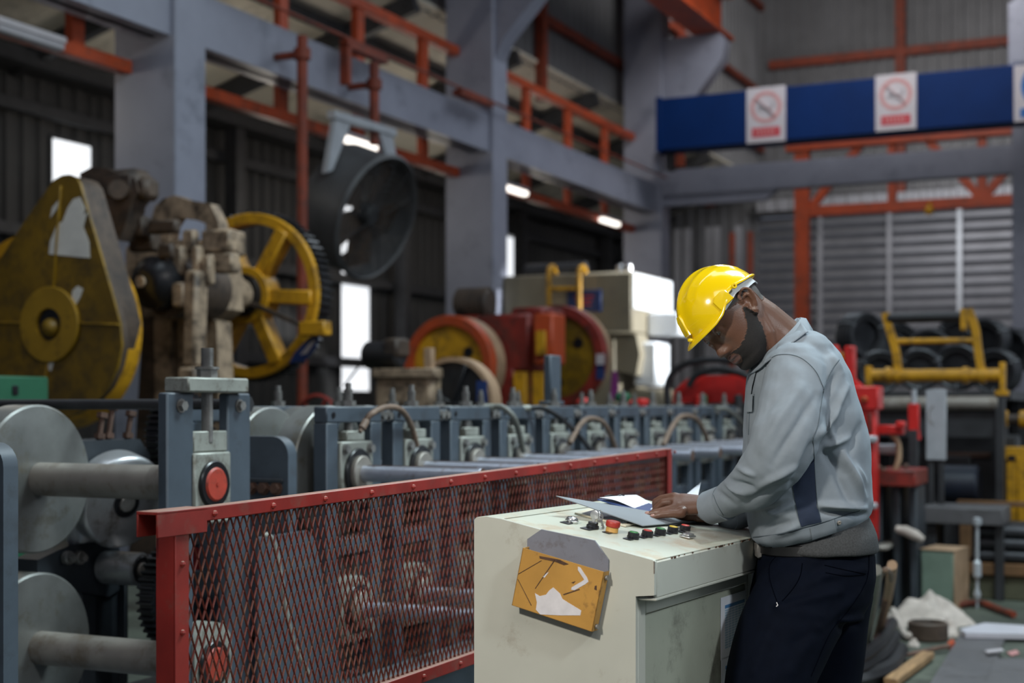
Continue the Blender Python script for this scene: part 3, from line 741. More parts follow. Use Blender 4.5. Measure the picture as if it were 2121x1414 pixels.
# gears
def gear(loc, r, lab, wid=.07):
    t = thing('gear', lab, 'gear', loc)
    n = 44; pr = []
    for k in range(n):
        a_ = 2*math.pi*k/n; d = 2*math.pi/n
        for f_, rr_ in ((0, r-.02), (.18, r-.018), (.32, r), (.58, r), (.72, r-.018)): pr.append((rr_*math.cos(a_+f_*d), rr_*math.sin(a_+f_*d)))
    g = G(); g.prism(pr, 0, wid, 'xz'); g.build('toothed_rim', 'grease', t)
    g = G(); g.lathe([(.05, -.004), (r*.86, -.004), (r*.86, wid+.004), (.05, wid+.004)], (0, 0, 0), (0, 1, 0), 44); g.build('web', 'gear_red', t)
    g = G(); g.cyl((0, -.05, 0), (0, wid+.05, 0), r*.45, n=28, c=.006); g.build('boss', 'slate_dark', t)
    return t
q = onv(388, 1230, 3.35); gear(tuple(q), .205, 'greasy black toothed gear beside the red fence post')
q = onv(388, 908, 3.80); gear(tuple(q), .20, 'greasy red and black gear behind the top of the mill stand')
# base clutter of the line seen low through the mesh
g = G(); g.prism([(0, 0), (.55, 0), (.42, .35), (.36, .58), (.30, .62), (0, .62)], .0, .012, 'xz')
tag(place(g.build('guard_plate', 'slate'), (4.02, V0-.04, .3)), 'slanted slate guard plate at the foot of the mill stand behind the mesh', 'plate')
g = G(); g.tube(curve([(0, 0, 0), (.03, 0, .0), (.06, -.01, -.06), (.12, -.03, -.35), (.2, -.05, -.5)], 6), .008, 8)
tag(place(g.build('grease_pipe', 'block'), (3.98, V0-.09, .93)), 'bent grease pipe hanging in front of the slanted plate behind the mesh', 'pipe')
# flexible hoses arching over the stands
VH = 2.80
def hose(px, mkey, r, lab, name='hose', ribs=False, fit=True, vv=VH):
    P = [onv(x, y, vv+dv) for x, y, dv in px]
    P = curve(P, 12)
    g = G()
    if ribs:
        L_ = []; R_ = []; acc = 0
        for k, p in enumerate(P):
            for s_ in (0, .5):
                q_ = p.lerp(P[min(k+1, len(P)-1)], s_); L_ += [q_]; R_ += [r*(1.08 if (len(L_) % 2) else .92)]
        g.tube(L_[:-1], R_[:-1], 10)
    else: g.tube(P, r, 10)
    t = g.build(name, mkey); t.rotation_euler = (0, 0, ROT); tag(t, lab, 'hose')
    if fit:
        d = (P[0]-P[2]).normalized(); g = G(); g.cyl(P[0]-d*.012, P[0]+d*.03, r*1.25, n=10); g.cyl(P[0]+d*.03, P[0]+d*.048, r*.75, n=6); g.build('fitting', 'hose_brown' if mkey == 'hose_brown' else 'block', t)
    return t
hose([(756, 876, 0), (768, 858, 0), (800, 843, .02), (832, 850, .05), (853, 885, .08), (864, 925, .09), (868, 955, .10)], 'hose_brown', .0115, 'brown ribbed flexible hose arching over the first two roll stands', ribs=True)
hose([(1018, 843, .1), (1040, 843, .05), (1062, 862, 0), (1075, 895, 0), (1084, 935, 0)], 'hose_grey', .014, 'grey hose looping over the fourth roll stand')
hose([(1092, 845, .1), (1125, 845, .05), (1160, 865, 0), (1195, 898, 0), (1228, 936, -.05)], 'rubber', .013, 'black rubber hose looping over the fifth roll stand')
hose([(1180, 918, -.02), (1198, 885, 0), (1218, 867, 0), (1245, 872, .02), (1262, 895, .03), (1276, 932, .05)], 'hose_brown', .014, 'tan hose arching in front of the sixth roll stand', fit=False)
hose([(1374, 922, -.05), (1392, 884, 0), (1412, 862, 0), (1440, 866, 0), (1456, 890, .02), (1466, 915, .04)], 'hose_brown', .016, 'tan hose arching in front of the ninth roll stand', fit=False)
hose([(1480, 845, .05), (1505, 848, 0), (1530, 868, 0), (1548, 895, 0), (1560, 920, 0)], 'hose_grey', .016, 'grey hose hanging over the last roll stand by the operator', fit=False)
q = onv(1148, 815, 3.0)
g = G(); g.box(-.07, .07, -.01, .03, 0, .24, .006); g.box(-.09, .09, -.02, .05, -.02, .0); tag(place(g.build('stop_plate', 'slate'), (q.x, 3.0, 1.395)), 'slate upright stop plate on top of the roll stands', 'plate')
# red and green valve caps on the line
for px, py, k, lab in ((1211, 838, 'red_bright', 'red valve cap on the line, below the magenta tag'), (1290, 826, 'green', 'green valve cap on top of the forming line'), (1300, 840, 'red_bright', 'red valve cap beside the green valve cap'), (1330, 838, 'red_bright', 'red valve cap on the line, beyond the green valve cap')):
    q = onv(px, py, 3.68); g = G(); g.lathe([(.02, -.06), (.02, -.02), (.055, -.015), (.06, .02), (.04, .045), (.0, .05)], (0, 0, 0), (0, 0, 1), 16)
    o = tag(place(g.build('valve_cap', k), (q.x, 3.68, q.z)), lab, 'valve')
    g = G(); g.cyl((0, 0, 1.37-q.z), (0, 0, -.05), .015, n=8); g.build('stem', 'bolt', o)

# ================================================================== red mesh guard fence
VF = 1.94; UA, UB = 2.335, 5.60; UPS = 2.40
def ztop(u): return 1.150+(u-2.4)/3.2*.045
fe = thing('guard_fence', 'dusty red guard fence with expanded metal mesh before the forming line', 'fence', (0, VF, 0))
g = G(); g.bar((UPS+.02, 0, ztop(UPS)-.017), (UB, 0, ztop(UB)-.017), .032, .031, .002); tr_ = g.build('top_rail', 'fence_red', fe)
g = G(); z = ztop(UA)
for a_ in ((-.028, .028, z-.005, z+.002), (-.028, -.023, z-.052, z), (.023, .028, z-.052, z)): g.box(UA, UPS+.10, a_[0], a_[1], a_[2], a_[3], .0012)
g.build('end_channel', 'fence_red', fe)
g = G(); g.box(UPS, UPS+.006, -.02, .03, 0, ztop(UPS)-.005, .001); g.box(UPS, UPS+.045, -.022, -.016, 0, ztop(UPS)-.005, .001); p_ = g.build('post', 'fence_red', fe)
g = G(); g.box(UB-.045, UB, -.022, -.016, 0, ztop(UB)-.003, .001); g.box(UB-.006, UB, -.02, .03, 0, ztop(UB)-.003, .001); g.build('post', 'fence_red', fe)
g = G(); g.box(UPS+.02, UB, -.022, .014, .598, .634, .002); br_ = g.build('bottom_rail', 'fence_red', fe)
rv = G(); rv.ball((0, 0, 0), .007, n=8, k=4); RV = rv.mesh('rivet', 'fence_red')
for k in range(15):
    u = UPS+.14+k*.222; share('rivet', RV, tr_, (u, -.0175, ztop(u)-.018)); share('rivet', RV, br_, (u+.05, -.023, .616))
for k in range(4): share('rivet', RV, p_, (UPS+.022, -.0225, .60+k*.145))
g = G(); zb0 = .61
def strand(u0, z0, u1, z1, y):
    d = Vector((u1-u0, 0, z1-z0)).normalized(); n_ = Vector((-d.z, 0, d.x))*(.0012 if u1 > u0 else .0007)
    if n_.z < 0: n_ = -n_
    n_.y = .0011 if u1 > u0 else -.0012
    a_, b_ = Vector((u0, y, z0)), Vector((u1, y, z1)); t_ = Vector((0, .0022, 0))
    vs = [a_+n_, a_-n_, b_-n_, b_+n_, a_+n_+t_, a_-n_+t_, b_-n_+t_, b_+n_+t_]
    g.add(vs, [(0, 1, 2, 3), (7, 6, 5, 4), (0, 3, 7, 4), (1, 5, 6, 2)])
sl_ = .43; u = UPS-.35
while u < UB+.35:
    for sg in (-1, 1):
        zA, zB = zb0, 1.16
        ua, ub = u, u+sg*sl_*(zB-zA)
        if sg < 0: ua, ub = u, u-sl_*(zB-zA)
        lo_, hi_ = UPS+.01, UB-.01
        t0, t1 = 0.0, 1.0
        du = ub-ua
        for lim, s_ in ((lo_, 1), (hi_, -1)):
            fa, fb = s_*(ua-lim), s_*(ub-lim)
            if fa < 0 and fb < 0: t1 = -1
            elif fa < 0: t0 = max(t0, fa/(fa-fb))
            elif fb < 0: t1 = min(t1, fa/(fa-fb))
        if t1 > t0:
            ut = ua+du*t1; zt_ = min(zA+(zB-zA)*t1, ztop(ut)-.016)
            strand(ua+du*t0, zA+(zB-zA)*t0, ua+du*t1, zt_, -.006 if sg > 0 else -.0075)
    u += .0255
g.build('mesh_panel', 'mesh_red', fe, kind='stuff')
g = G(); g.bar((4.62, .01, 1.16), (4.95, .06, .95), .012, .012); g.build('stay', 'block', fe)
# ================================================================== control console
TC = math.radians(60.33); XC, YC = .315, 3.15
cs, sn = math.cos(TC), math.sin(TC)
ZF, ZB, WB, LC = 1.028, 1.105, .403, .82
def cw_(x, y, z): return Vector((XC+x*cs-y*sn, YC+x*sn+y*cs, z))
def cl(p): dx, dy = p[0]-XC, p[1]-YC; return Vector((dx*cs+dy*sn, -dx*sn+dy*cs, p[2]))
SLP = (ZB-ZF)/WB
def ray_hit(px, py, n, d):                  # where a sight line meets the console plane n.p = d
    o = cl((0, 0, H)); q = cl(ray(px, py, 1.0)); r = q-o; n = Vector(n)
    return o+r*((d-n.dot(o))/n.dot(r))
def desk(px, py, lift=0.0): return ray_hit(px, py, (0, -SLP, 1), ZF+lift)
def endf(px, py, x=0.0): return ray_hit(px, py, (1, 0, 0), x)
def frontf(px, py, y=0.0): return ray_hit(px, py, (0, 1, 0), y)
co = thing('control_console', 'cream metal control console with sloped push button desk', 'console', (XC, YC, 0), TC, world=True)
prof = [(.045, 0), (.045, .945), (.0, .950), (0, ZF-.004), (.004, ZF), (WB-.01, ZB-.001), (WB+.03, ZB+.003), (.46, ZB), (.466, ZB-.006), (.466, 0)]
g = G(); g.prism(prof, 0, .012, 'yz'); g.build('end_panel', 'console', co)
g = G(); g.prism([(.05, 0.0), (.05, .94), (.45, .94), (.45, 0.0)], LC-.085, LC-.073, 'yz'); g.build('end_panel', 'console', co)
g = G(); g.box(.012, LC, 0, .010, .942, ZF-.004, .003); g.build('front_lip', 'console', co)
g = G(); g.prism([(.003, ZF-.001), (WB-.012, ZB-.003), (WB-.012, ZB-.014), (.003, ZF-.012)], .012, LC, 'yz'); g.build('desk_top', 'console_top', co)
g = G(); g.prism([(WB-.008, ZB-.0015), (WB+.03, ZB+.003), (.464, ZB), (.464, ZB-.012), (WB-.008, ZB-.012)], .012, LC, 'yz'); g.build('back_strip', 'console_top', co)
g = G(); g.box(.012, LC, .455, .466, 0, ZB-.01); g.build('back_panel', 'console', co)
g = G(); g.box(.012, LC, .0, .06, .935, .943); g.build('lip_underside', 'console', co)
LB = LC-.075
g = G()
g.box(.012, .055, .045, .056, .10, .936); g.box(LB-.035, LB, .045, .056, .10, .936); g.box(.055, LB-.035, .045, .056, .898, .936); g.box(.055, LB-.035, .045, .056, .10, .14); g.box(.012, LB, .05, .45, 0, .10)
g.build('front_frame', 'console', co)
g = G(); g.box(.058, LB-.038, .051, .060, .143, .895, .002); dr_ = g.build('door', 'console_door', co)
g = G(); g.box(LB-.075, LB-.05, .046, .052, .50, .60); g.build('door_latch', 'chrome', dr_)
# chipped paint on the front top edge
g = G()
random.seed(9)
for k in range(26):
    x = random.uniform(.02, LC-.05); l = random.uniform(.003, .018)
    g.box(x, x+l, -.0006, .0012, ZF-random.uniform(.004, .007), ZF-.0015, 0)
g.box(-.0006, .001, -.0006, .001, ZF-.03, ZF-.002, 0)
g.build('paint_chips', 'scuff', co, kind='stuff')
# desk fittings
up = Vector((0, -SLP, 1)).normalized(); TD = Matrix.Rotation(math.atan(SLP), 4, 'X')
def fit(name, px, py, build, mats, label=None, lift=0, parent=co):
    p = desk(px, py, lift); g = G(); build(g); me = g.mesh(name, mats); o = share(name, me, parent, p, (math.atan(SLP), 0, 0))
    if label: o['label'] = label
    return o
def tagplate(g): g.box(-.016, .016, -.014, .014, 0, .0012, 0)
def button(px, py, colkey, lab):
    o = fit('push_button', px, py+5, lambda g: g.lathe([(.0145, 0), (.0150, .004), (.0138, .0045), (.0138, .0125), (.0125, .014), (.0105, .0142)], n=28), 'btn_black', lab)
    g = G(); g.lathe([(.0108, .0135), (.0108, .0150), (.0095, .0160), (0, .0164)], n=24); b = g.build('cap', colkey, o)
    g = G(); g.box(-.037, -.016, -.010, .010, 0, .0012, 0); b = g.build('name_plate', 'btn_black', o)
button(1311, 1109, 'btn_green', 'green push button nearest the end panel')
button(1340, 1105, 'btn_red', 'red push button beside the first green one')
button(1367, 1101, 'btn_green', 'green push button in the middle of the row')
button(1393, 1097, 'btn_yellow', 'yellow push button')
button(1418, 1094, 'btn_red', 'red push button at the end of the row')
es = fit('emergency_stop', 1267, 1101, lambda g: g.lathe([(.0150, 0), (.0156, .002), (.0150, .003), (.0150, .012), (.0142, .0128)], n=32), 'estop_yellow', 'red mushroom emergency stop on yellow collar')
g = G(); g.lathe([(.012, .012), (.0168, .013), (.0176, .0155), (.0176, .0235), (.0162, .026), (.0148, .0267), (.0144, .026), (0, .0262)], n=36); g.build('mushroom_head', 'estop_red', es)
g = G(); g.box(-.034, -.016, -.010, .010, 0, .0012, 0); g.build('name_plate', 'btn_black', es)
pl = fit('pilot_lamp', 1184, 1081, lambda g: g.lathe([(.0165, 0), (.0170, .005), (.0150, .006), (.0145, .010), (.012, .0125), (0, .0145)], n=28), 'chrome', 'silver round pilot lamp')
g = G(); g.box(-.040, -.015, -.012, .012, 0, .0012, 0); g.build('name_plate', 'btn_black', pl)
kw = fit('key_switch', 1227, 1093, lambda g: g.lathe([(.0155, 0), (.0155, .006), (.0125, .008), (.0125, .014), (.009, .0145), (0, .0145)], n=24), 'btn_black', 'black key switch with hanging keys')
g = G(); g.box(-.042, .012, -.013, .013, 0, .0012, 0); g.build('name_plate', 'btn_black', kw)
def key(T, m):
    g = G(); g.ring((0, -.001, .0), (0, .001, .0), .011, .0045, 20); g.box(-.003, .003, -.001, .001, -.034, -.009, .0004)
    g.box(-.0055, -.002, -.001, .001, -.030, -.026, .0003); g.box(-.005, -.002, -.001, .001, -.022, -.019, .0003)
    o = g.build('key', m, kw); o.matrix_local = T; return o
g = G(); g.box(-.0012, .0012, -.004, .004, .012, .024, .0005); g.lathe([(.010, -.0015), (.0115, -.0008), (.0115, .0008), (.010, .0015)], (0, 0, .032), (1, 0, 0), 20); g.build('inserted_key', 'steel', kw)
key(Matrix.Translation((.004, -.010, .030)) @ Matrix.Rotation(math.radians(35), 4, 'Z') @ Matrix.Rotation(math.radians(-18), 4, 'Y'), 'steel')
key(Matrix.Translation((.010, -.012, .027)) @ Matrix.Rotation(math.radians(-10), 4, 'Z') @ Matrix.Rotation(math.radians(-38), 4, 'Y'), 'steel')
g = G(); g.tube([(.012+.009*math.cos(a_), -.008, .034+.011*math.sin(a_)) for a_ in [2*math.pi*k/18 for k in range(19)]], .0007, 5); g.build('key_ring', 'chrome', kw)
ss = fit('selector_latch', 1424, 1112, lambda g: (g.box(-.022, .022, -.014, .014, 0, .005, .0022), g.box(-.018, .018, -.010, .010, .005, .0095, .002)), 'chrome', 'chrome rectangular selector latch')
p = [desk(x, y) for x, y in ((1190, 1064), (1296, 1091), (1337, 1082), (1228, 1054))]
def quad_prism(P, h0, h1, name, m, parent, T=None):
    g = G(); n = len(P); vs = [q+up*h0 for q in P]+[q+up*h1 for q in P]
    g.add(vs, [tuple(range(n))[::-1], tuple(range(n, 2*n))]+[(i, (i+1) % n, n+(i+1) % n, n+i) for i in range(n)])
    return g.build(name, m, parent)
quad_prism(p, 0, .004, 'display_bezel', 'cream', co)
c_ = sum(p, Vector())/4; pi = [c_+(q-c_)*.80 for q in p]
quad_prism(pi, .004, .0046, 'display', 'screen', co)
pi2 = [p[0].lerp(p[3], .12), p[1].lerp(p[2], .12), p[1].lerp(p[2], .22), p[0].lerp(p[3], .22)]
# clear film taped over the desk by the operator
pf = [desk(x, y) for x, y in ((1400, 1090), (1450, 1127), (1556, 1109), (1546, 1085))]
g = G(); n_ = 14; rows = []
for i in range(n_+1):
    row = []
    for j in range(n_+1):
        a_, b_ = i/n_, j/n_; q = (pf[0]*(1-a_)+pf[3]*a_)*(1-b_)+(pf[1]*(1-a_)+pf[2]*a_)*b_
        row.append(q+up*(.0012+.0035*abs(noise.noise(Vector((a_*3, b_*4, 2))))+.003*math.exp(-((b_-.45-.2*a_)/.12)**2)))
    rows.append(row)
g.loft(rows, cap=False, closed=False); fl = g.build('plastic_film', 'film', None)
fl.location = (XC, YC, 0); fl.rotation_euler = (0, 0, TC); tag(fl, 'clear crinkled plastic film lying on the console desk beside the operator', 'film')
# document holder hung on the end panel
dh = thing('document_holder', 'scratched yellow metal document holder with grey back plate hung on console end', 'holder', (XC, YC, 0), TC, world=True)
XB = -.006
def yz(pts, x): return [(lambda q: (q.y, q.z))(endf(a_, b_, x)) for a_, b_ in pts]
g = G(); g.prism(yz([(1086, 1250), (1086, 1134), (1092, 1132), (1092, 1116), (1121, 1096), (1231, 1119), (1260, 1159), (1259, 1192), (1238, 1300)], XB), XB, -.001, 'yz'); g.build('back_plate', 'holder_grey', dh)
XK = -.034
fr = yz([(1083, 1134), (1251, 1184), (1226, 1308), (1060, 1253)], XK)
g = G(); g.prism(fr, XK, XK+.002, 'yz'); pk = g.build('pocket', 'holder_yellow', dh)
g = G()
for i, j in ((1, 2), (2, 3), (3, 0)):
    a_, b_ = fr[i], fr[j]; cx_ = sum(q[0] for q in fr)/4; cz_ = sum(q[1] for q in fr)/4
    ins = lambda q: (q[0]+(cx_-q[0])*.015, q[1]+(cz_-q[1])*.015)
    a2, b2 = ins(a_), ins(b_)
    g.add([(XK, *a_), (XK, *b_), (XB, *b_), (XB, *a_), (XK, *a2), (XK, *b2), (XB, *b2), (XB, *a2)], [(0, 1, 2, 3), (4, 7, 6, 5), (0, 4, 5, 1), (3, 2, 6, 7), (0, 3, 7, 4), (1, 5, 6, 2)])
g.build('pocket_side', 'holder_yellow', dh)
def dec(px, mkey, nm='sticker_remnant', x=XK):
    g = G(); g.prism(yz(px, x-.0005), x-.0007, x-.0001, 'yz'); return g.build(nm, mkey, dh)
dec([(1108, 1228), (1112, 1247), (1110, 1262), (1119, 1272), (1160, 1274), (1202, 1274), (1204, 1264), (1176, 1247), (1165, 1240), (1160, 1229), (1146, 1216), (1138, 1222), (1131, 1231), (1118, 1234)], 'sticker', 'torn_sticker')
dec([(1197, 1173), (1202, 1175), (1216, 1196), (1219, 1204), (1213, 1209), (1190, 1222), (1183, 1221), (1184, 1216), (1206, 1203), (1210, 1200), (1197, 1180)], 'sticker')
dec([(1124, 1194), (1133, 1186), (1137, 1184), (1128, 1196)], 'sticker')
for pts in ([(1073, 1188), (1074, 1189), (1122, 1161), (1121, 1160)], [(1108, 1218), (1109, 1219), (1150, 1160), (1148, 1159)], [(1072, 1199), (1073, 1199), (1101, 1253), (1100, 1254)],
            [(1117, 1151), (1118, 1156), (1150, 1163), (1168, 1170), (1178, 1168), (1160, 1159), (1140, 1155)], [(1166, 1230), (1200, 1219), (1201, 1221), (1168, 1232)], [(1232, 1213), (1236, 1212), (1236, 1222), (1231, 1220)], [(1183, 1206), (1192, 1203), (1188, 1208)]):
    dec(pts, 'scuff', 'scratch')
for px, py in ((1253, 1196), (1233, 1297)):
    q = endf(px, py, -.02); g = G(); g.cyl((q.x, q.y-.002, q.z), (q.x, q.y-.007, q.z), .006, n=10); g.build('screw', 'bolt', dh)
# tables taped to the console door
def chart(px0, py0, px1, py1, lab, rows_, full=True):
    q0, q1 = frontf(px0, py0, .049), frontf(px1, py1, .049)
    wd, hh = q1.x-q0.x, q0.z-q1.z
    t = thing('printed_table', lab, 'paper', cw_(q0.x, .0495, q1.z), TC, group='printed tables on the console door', world=True)
    g = G(); g.box(0, wd, -.0008, 0, 0, hh, 0); g.build('sheet', 'paper', t)
    z = hh*.86; g = G(); g.box(wd*.12, wd*.72, -.0012, -.0008, z-hh*.055, z, 0); g.build('table_head', 'print_blue', t)
    g = G()
    for k in range(rows_):
        zz_ = z-hh*.06-(k+1)*hh*.64/rows_
        for c in range(6): g.box(wd*(.12+c*.10), wd*(.205+c*.10), -.0011, -.0008, zz_, zz_+hh*.64/rows_*.7, 0)
    g.build('table_rows', 'print_pale', t, kind='stuff')
    g = G()
    for k in range(3): g.box(wd*.76, wd*(.90-.03*k), -.0011, -.0008, hh*(.90-.05*k), hh*(.912-.05*k), 0)
    g.build('notes', 'print_blue', t)
chart(1493, 1238, 1560, 1339, 'printed blue table sheet taped on console door by the operator, the upper one', 16)
chart(1494, 1364, 1560, 1462, 'printed blue table sheet low on console door, under the other sheet', 16)
# folder and papers on the desk
def dz(px, py, lift): return desk(px, py, lift)
PD = [dz(1152, 1026, .050), dz(1332, 1088, .007), dz(1478, 1076, .005), dz(1350, 1059, .008)]
def sheet(corners, nm, m, thick, lab, cat, nn=12, bend=0.0, lift=lambda a, b: 0, parent=None):
    g = G(); top = []; bot = []
    for i in range(nn+1):
        r_ = []
        for j in range(nn+1):
            a_, b_ = i/nn, j/nn
            q = (corners[0]*(1-a_)+corners[1]*a_)*(1-b_)+(corners[3]*(1-a_)+corners[2]*a_)*b_
            r_.append(q+up*lift(a_, b_))
        top.append(r_)
    for r_ in top: g.add([], [])
    n1 = nn+1; vs = [q for r_ in top for q in r_]; vs += [q-up*thick for q in vs]
    fs = []
    for i in range(nn):
        for j in range(nn):
            k = i*n1+j; fs.append((k, k+1, k+n1+1, k+n1)); k += n1*n1; fs.append((k, k+n1, k+n1+1, k+1))
    edge = [i for i in range(nn)]+[nn+n1*i for i in range(nn)]+[nn*n1+nn-i for i in range(nn)]+[(nn-i)*n1 for i in range(nn)]
    for a_, b_ in zip(edge, edge[1:]+edge[:1]): fs.append((a_, b_, b_+n1*n1, a_+n1*n1))
    g.add(vs, fs); o = g.build(nm, m, parent)
    if parent is None:
        o.location = (XC, YC, 0); o.rotation_euler = (0, 0, TC); tag(o, lab, cat)
    return o
fo = sheet(PD, 'folder', 'folder', .0022, 'open grey cardboard folder lying askew on the console desk', 'folder', lift=lambda a, b: 0)
sheet([dz(1242, 1030, .018), dz(1332, 1054, .012), dz(1385, 1050, .010), dz(1318, 1027, .014)], 'paper_sheet', 'paper', .0006, 'white paper sheet clipped in the folder ahead of the hand', 'paper', lift=lambda a, b: .004*math.sin(a*5+b*2))
sheet([dz(1238, 1033, .012), dz(1340, 1064, .0095), dz(1390, 1056, .007), dz(1310, 1031, .010)], 'inner_folder', 'plate_blue', .003, 'dark blue inner folder under the white paper', 'folder')
sheet([dz(1390, 1082, .003), dz(1440, 1081, .003), dz(1482, 1074, .003), dz(1430, 1066, .003)], 'paper_sheet', 'paper', .0006, 'white paper sheet under the hands near the cuff', 'paper')
sheet([dz(1418, 1026, .03), dz(1446, 1026, .03), dz(1452, 997, .06), dz(1451, 999, .06)], 'paper_sheet', 'paper', .0006, 'white paper corner standing up behind the hand', 'paper')
sheet([dz(1330, 1086, .0035), dz(1400, 1086, .0035), dz(1500, 1072, .003), dz(1420, 1066, .003)], 'folder_cover', 'folder_dark', .002, 'black folder back cover under the open grey folder', 'folder')
a_ = dz(1252, 1028, .018); b_ = dz(1296, 1029, .016)
g = G(); P = curve([a_, a_.lerp(b_, .3)+up*.004, a_.lerp(b_, .55)+up*.001, a_.lerp(b_, .8)+up*.006, b_], 6); g.tube(P, .0017, 6)
o = g.build('file_fastener', 'grease'); o.location = (XC, YC, 0); o.rotation_euler = (0, 0, TC); tag(o, 'black wavy file fastener on the clipped white paper', 'fastener')
# ================================================================== machines behind the line
def T3(q, o): return Vector((q[0]-o[0], q[1]-o[1], q[2]-o[2]))
# ---- yellow guarded eccentric press
U_, V_ = 7.6, 5.9
OA = (U_, V_, 0)
pa = thing('eccentric_press', 'old beige eccentric press with drop shaped yellow guard and spoked yellow gear wheel', 'press', OA)
def A(px, py, u): return T3(onu(px, py, u), OA)
def yzA(pts, u): return [(lambda q: (q.y, q.z))(A(x, y, u)) for x, y in pts]
UG = 6.38
gl = [(112, 372), (128, 363), (143, 361), (156, 366), (165, 380), (200, 500), (232, 610), (248, 670), (252, 715), (243, 760), (222, 805), (190, 840), (145, 862), (95, 868), (40, 855), (-10, 820), (-45, 770), (-60, 700), (-50, 640), (-20, 570), (20, 505), (70, 430)]
pl_ = yzA(gl, UG); x0 = UG-U_
g = G(); g.prism(pl_, x0, x0+.02, 'yz'); gd = g.build('guard_plate', 'yellow_old', pa)
cg = (sum(p[0] for p in pl_)/len(pl_), sum(p[1] for p in pl_)/len(pl_))
g = G(); g.prism([(cg[0]+(p[0]-cg[0])*.985, cg[1]+(p[1]-cg[1])*.985) for p in pl_], x0+.02, x0+.07, 'yz')
up_ = yzA([(112, 374), (128, 365), (143, 363), (154, 368), (164, 382), (198, 500), (230, 610), (244, 665), (230, 720), (60, 720), (-45, 640), (-18, 570), (22, 505), (72, 432)], UG)
g.prism(up_, x0+.071, x0+.20, 'yz'); g.build('guard_drum', 'cast_brown', pa)
c = A(106, 672, UG)
g = G(); g.ring((x0-.025, c.y, c.z), (x0, c.y, c.z), .222, .095, 40); g.build('boss_ring', 'yellow_ring', gd)
g = G(); g.cyl((x0-.004, c.y, c.z), (x0, c.y, c.z), .094, n=28); g.build('hub_recess', 'grease', gd)
g = G(); g.ball((x0-.01, c.y-.01, c.z-.02), .058); g.build('hub_cap', 'yellow_old', gd)
g = G()
for a_, b_ in (((128, 385), (112, 596)), ((100, 750), (88, 850)), ((165, 669), (246, 672)), ((-30, 668), (48, 668))):
    a2, b2 = A(*a_, UG), A(*b_, UG); a2.x = b2.x = x0-.004; g = G(); g.bar(a2, b2, .022, .010, .002); g.build('rib', 'yellow_ring', gd)
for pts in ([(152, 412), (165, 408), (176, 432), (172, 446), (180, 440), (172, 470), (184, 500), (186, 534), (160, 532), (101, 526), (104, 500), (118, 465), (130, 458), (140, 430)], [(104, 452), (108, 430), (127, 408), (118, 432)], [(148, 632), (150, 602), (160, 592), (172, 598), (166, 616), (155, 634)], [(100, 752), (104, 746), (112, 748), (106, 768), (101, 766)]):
    g = G(); g.prism(yzA(pts, UG-.003), x0-.004, x0-.001, 'yz'); g.build('white_patch', 'patch_white', gd)  # irregular white patches laid flat on the guard plate
c2 = A(130, 690, 6.85); r2 = c2.y-A(288, 690, 6.85).y
g = G(); g.lathe([(r2*.3, 0), (r2*.86, 0), (r2*.88, -.03), (r2, -.03), (r2, .26), (r2*.3, .26)], (6.62-U_, c2.y, c2.z), (1, 0, 0), 64); g.build('flywheel', 'yellow', pa)
g = G(); g.prism(yzA([(285, 520), (300, 500), (350, 505), (400, 500), (440, 510), (462, 540), (466, 640), (440, 660), (310, 670), (285, 620)], 7.6), -.12, .2, 'yz'); g.build('crown_casting', 'cast_beige', pa)
for pts, k_ in (([(300, 660), (322, 655), (330, 1150), (270, 1150)], 'cast_brown'), ([(322, 650), (358, 650), (362, 1150), (330, 1150)], 'cast_beige'), ([(372, 650), (396, 660), (412, 1150), (380, 1150)], 'cast_beige'), ([(432, 660), (452, 665), (470, 1150), (430, 1150)], 'cast_beige')):
    g = G(); g.prism(yzA(pts, 7.5), -.12, .04, 'yz'); g.build('frame_leg', k_, pa)
g = G(); g.prism(yzA([(336, 500), (326, 460), (335, 430), (352, 414), (376, 407), (400, 416), (448, 424), (466, 462), (470, 500), (446, 500), (440, 466), (420, 458), (380, 452), (368, 470), (364, 500)], 7.65), -.02, .08, 'yz'); g.build('yoke', 'cast_beige', pa)
g = G(); g.prism(yzA([(178, 362), (205, 348), (236, 352), (268, 366), (292, 372), (300, 400), (286, 420), (272, 470), (258, 500), (238, 440), (205, 400), (182, 378)], 7.0), -.66, -.52, 'yz'); g.build('motor_bracket', 'cast_brown', pa)
a_ = A(250, 395, 6.95); g = G(); g.box(a_.x-.02, a_.x+.2, a_.y-.13, a_.y+.16, a_.z-.08, a_.z+.14, .05); g.cyl(a_-Vector((.06, .03, 0)), a_, .06, n=16); g.box(a_.x, a_.x+.15, a_.y-.20, a_.y-.10, a_.z-.06, a_.z+.08, .03); g.build('motor', 'cast_brown', pa)
random.seed(21)
for (px, py, w_, h_, d_, u_, k_) in ((268, 430, 50, 30, .2, 7.1, 'cast_brown'), (285, 470, 40, 40, .2, 7.1, 'cast_brown'), (395, 500, 26, 46, .14, 7.15, 'cast_beige'), (372, 540, 22, 60, .14, 7.1, 'cast_beige'), (410, 545, 16, 70, .14, 7.1, 'cast_beige'), (432, 560, 18, 60, .14, 7.1, 'cast_beige'), (455, 500, 60, 44, .2, 7.2, 'cast_beige'), (490, 505, 22, 50, .2, 7.3, 'cast_beige'), (470, 545, 40, 40, .2, 7.2, 'cast_beige'), (340, 470, 60, 24, .14, 7.1, 'cast_brown'), (300, 500, 50, 40, .2, 7.2, 'cast_brown'), (372, 610, 26, 50, .1, 7.0, 'cast_beige'), (345, 520, 30, 30, .1, 7.0, 'cast_brown')):
    a_ = A(px-w_/2, py-h_/2, u_); b_ = A(px+w_/2, py+h_/2, u_); g = G(); g.box(u_-U_-d_/4, u_-U_+d_/4, b_.y, a_.y, b_.z, a_.z, .015); g.build('bracket', k_, pa)
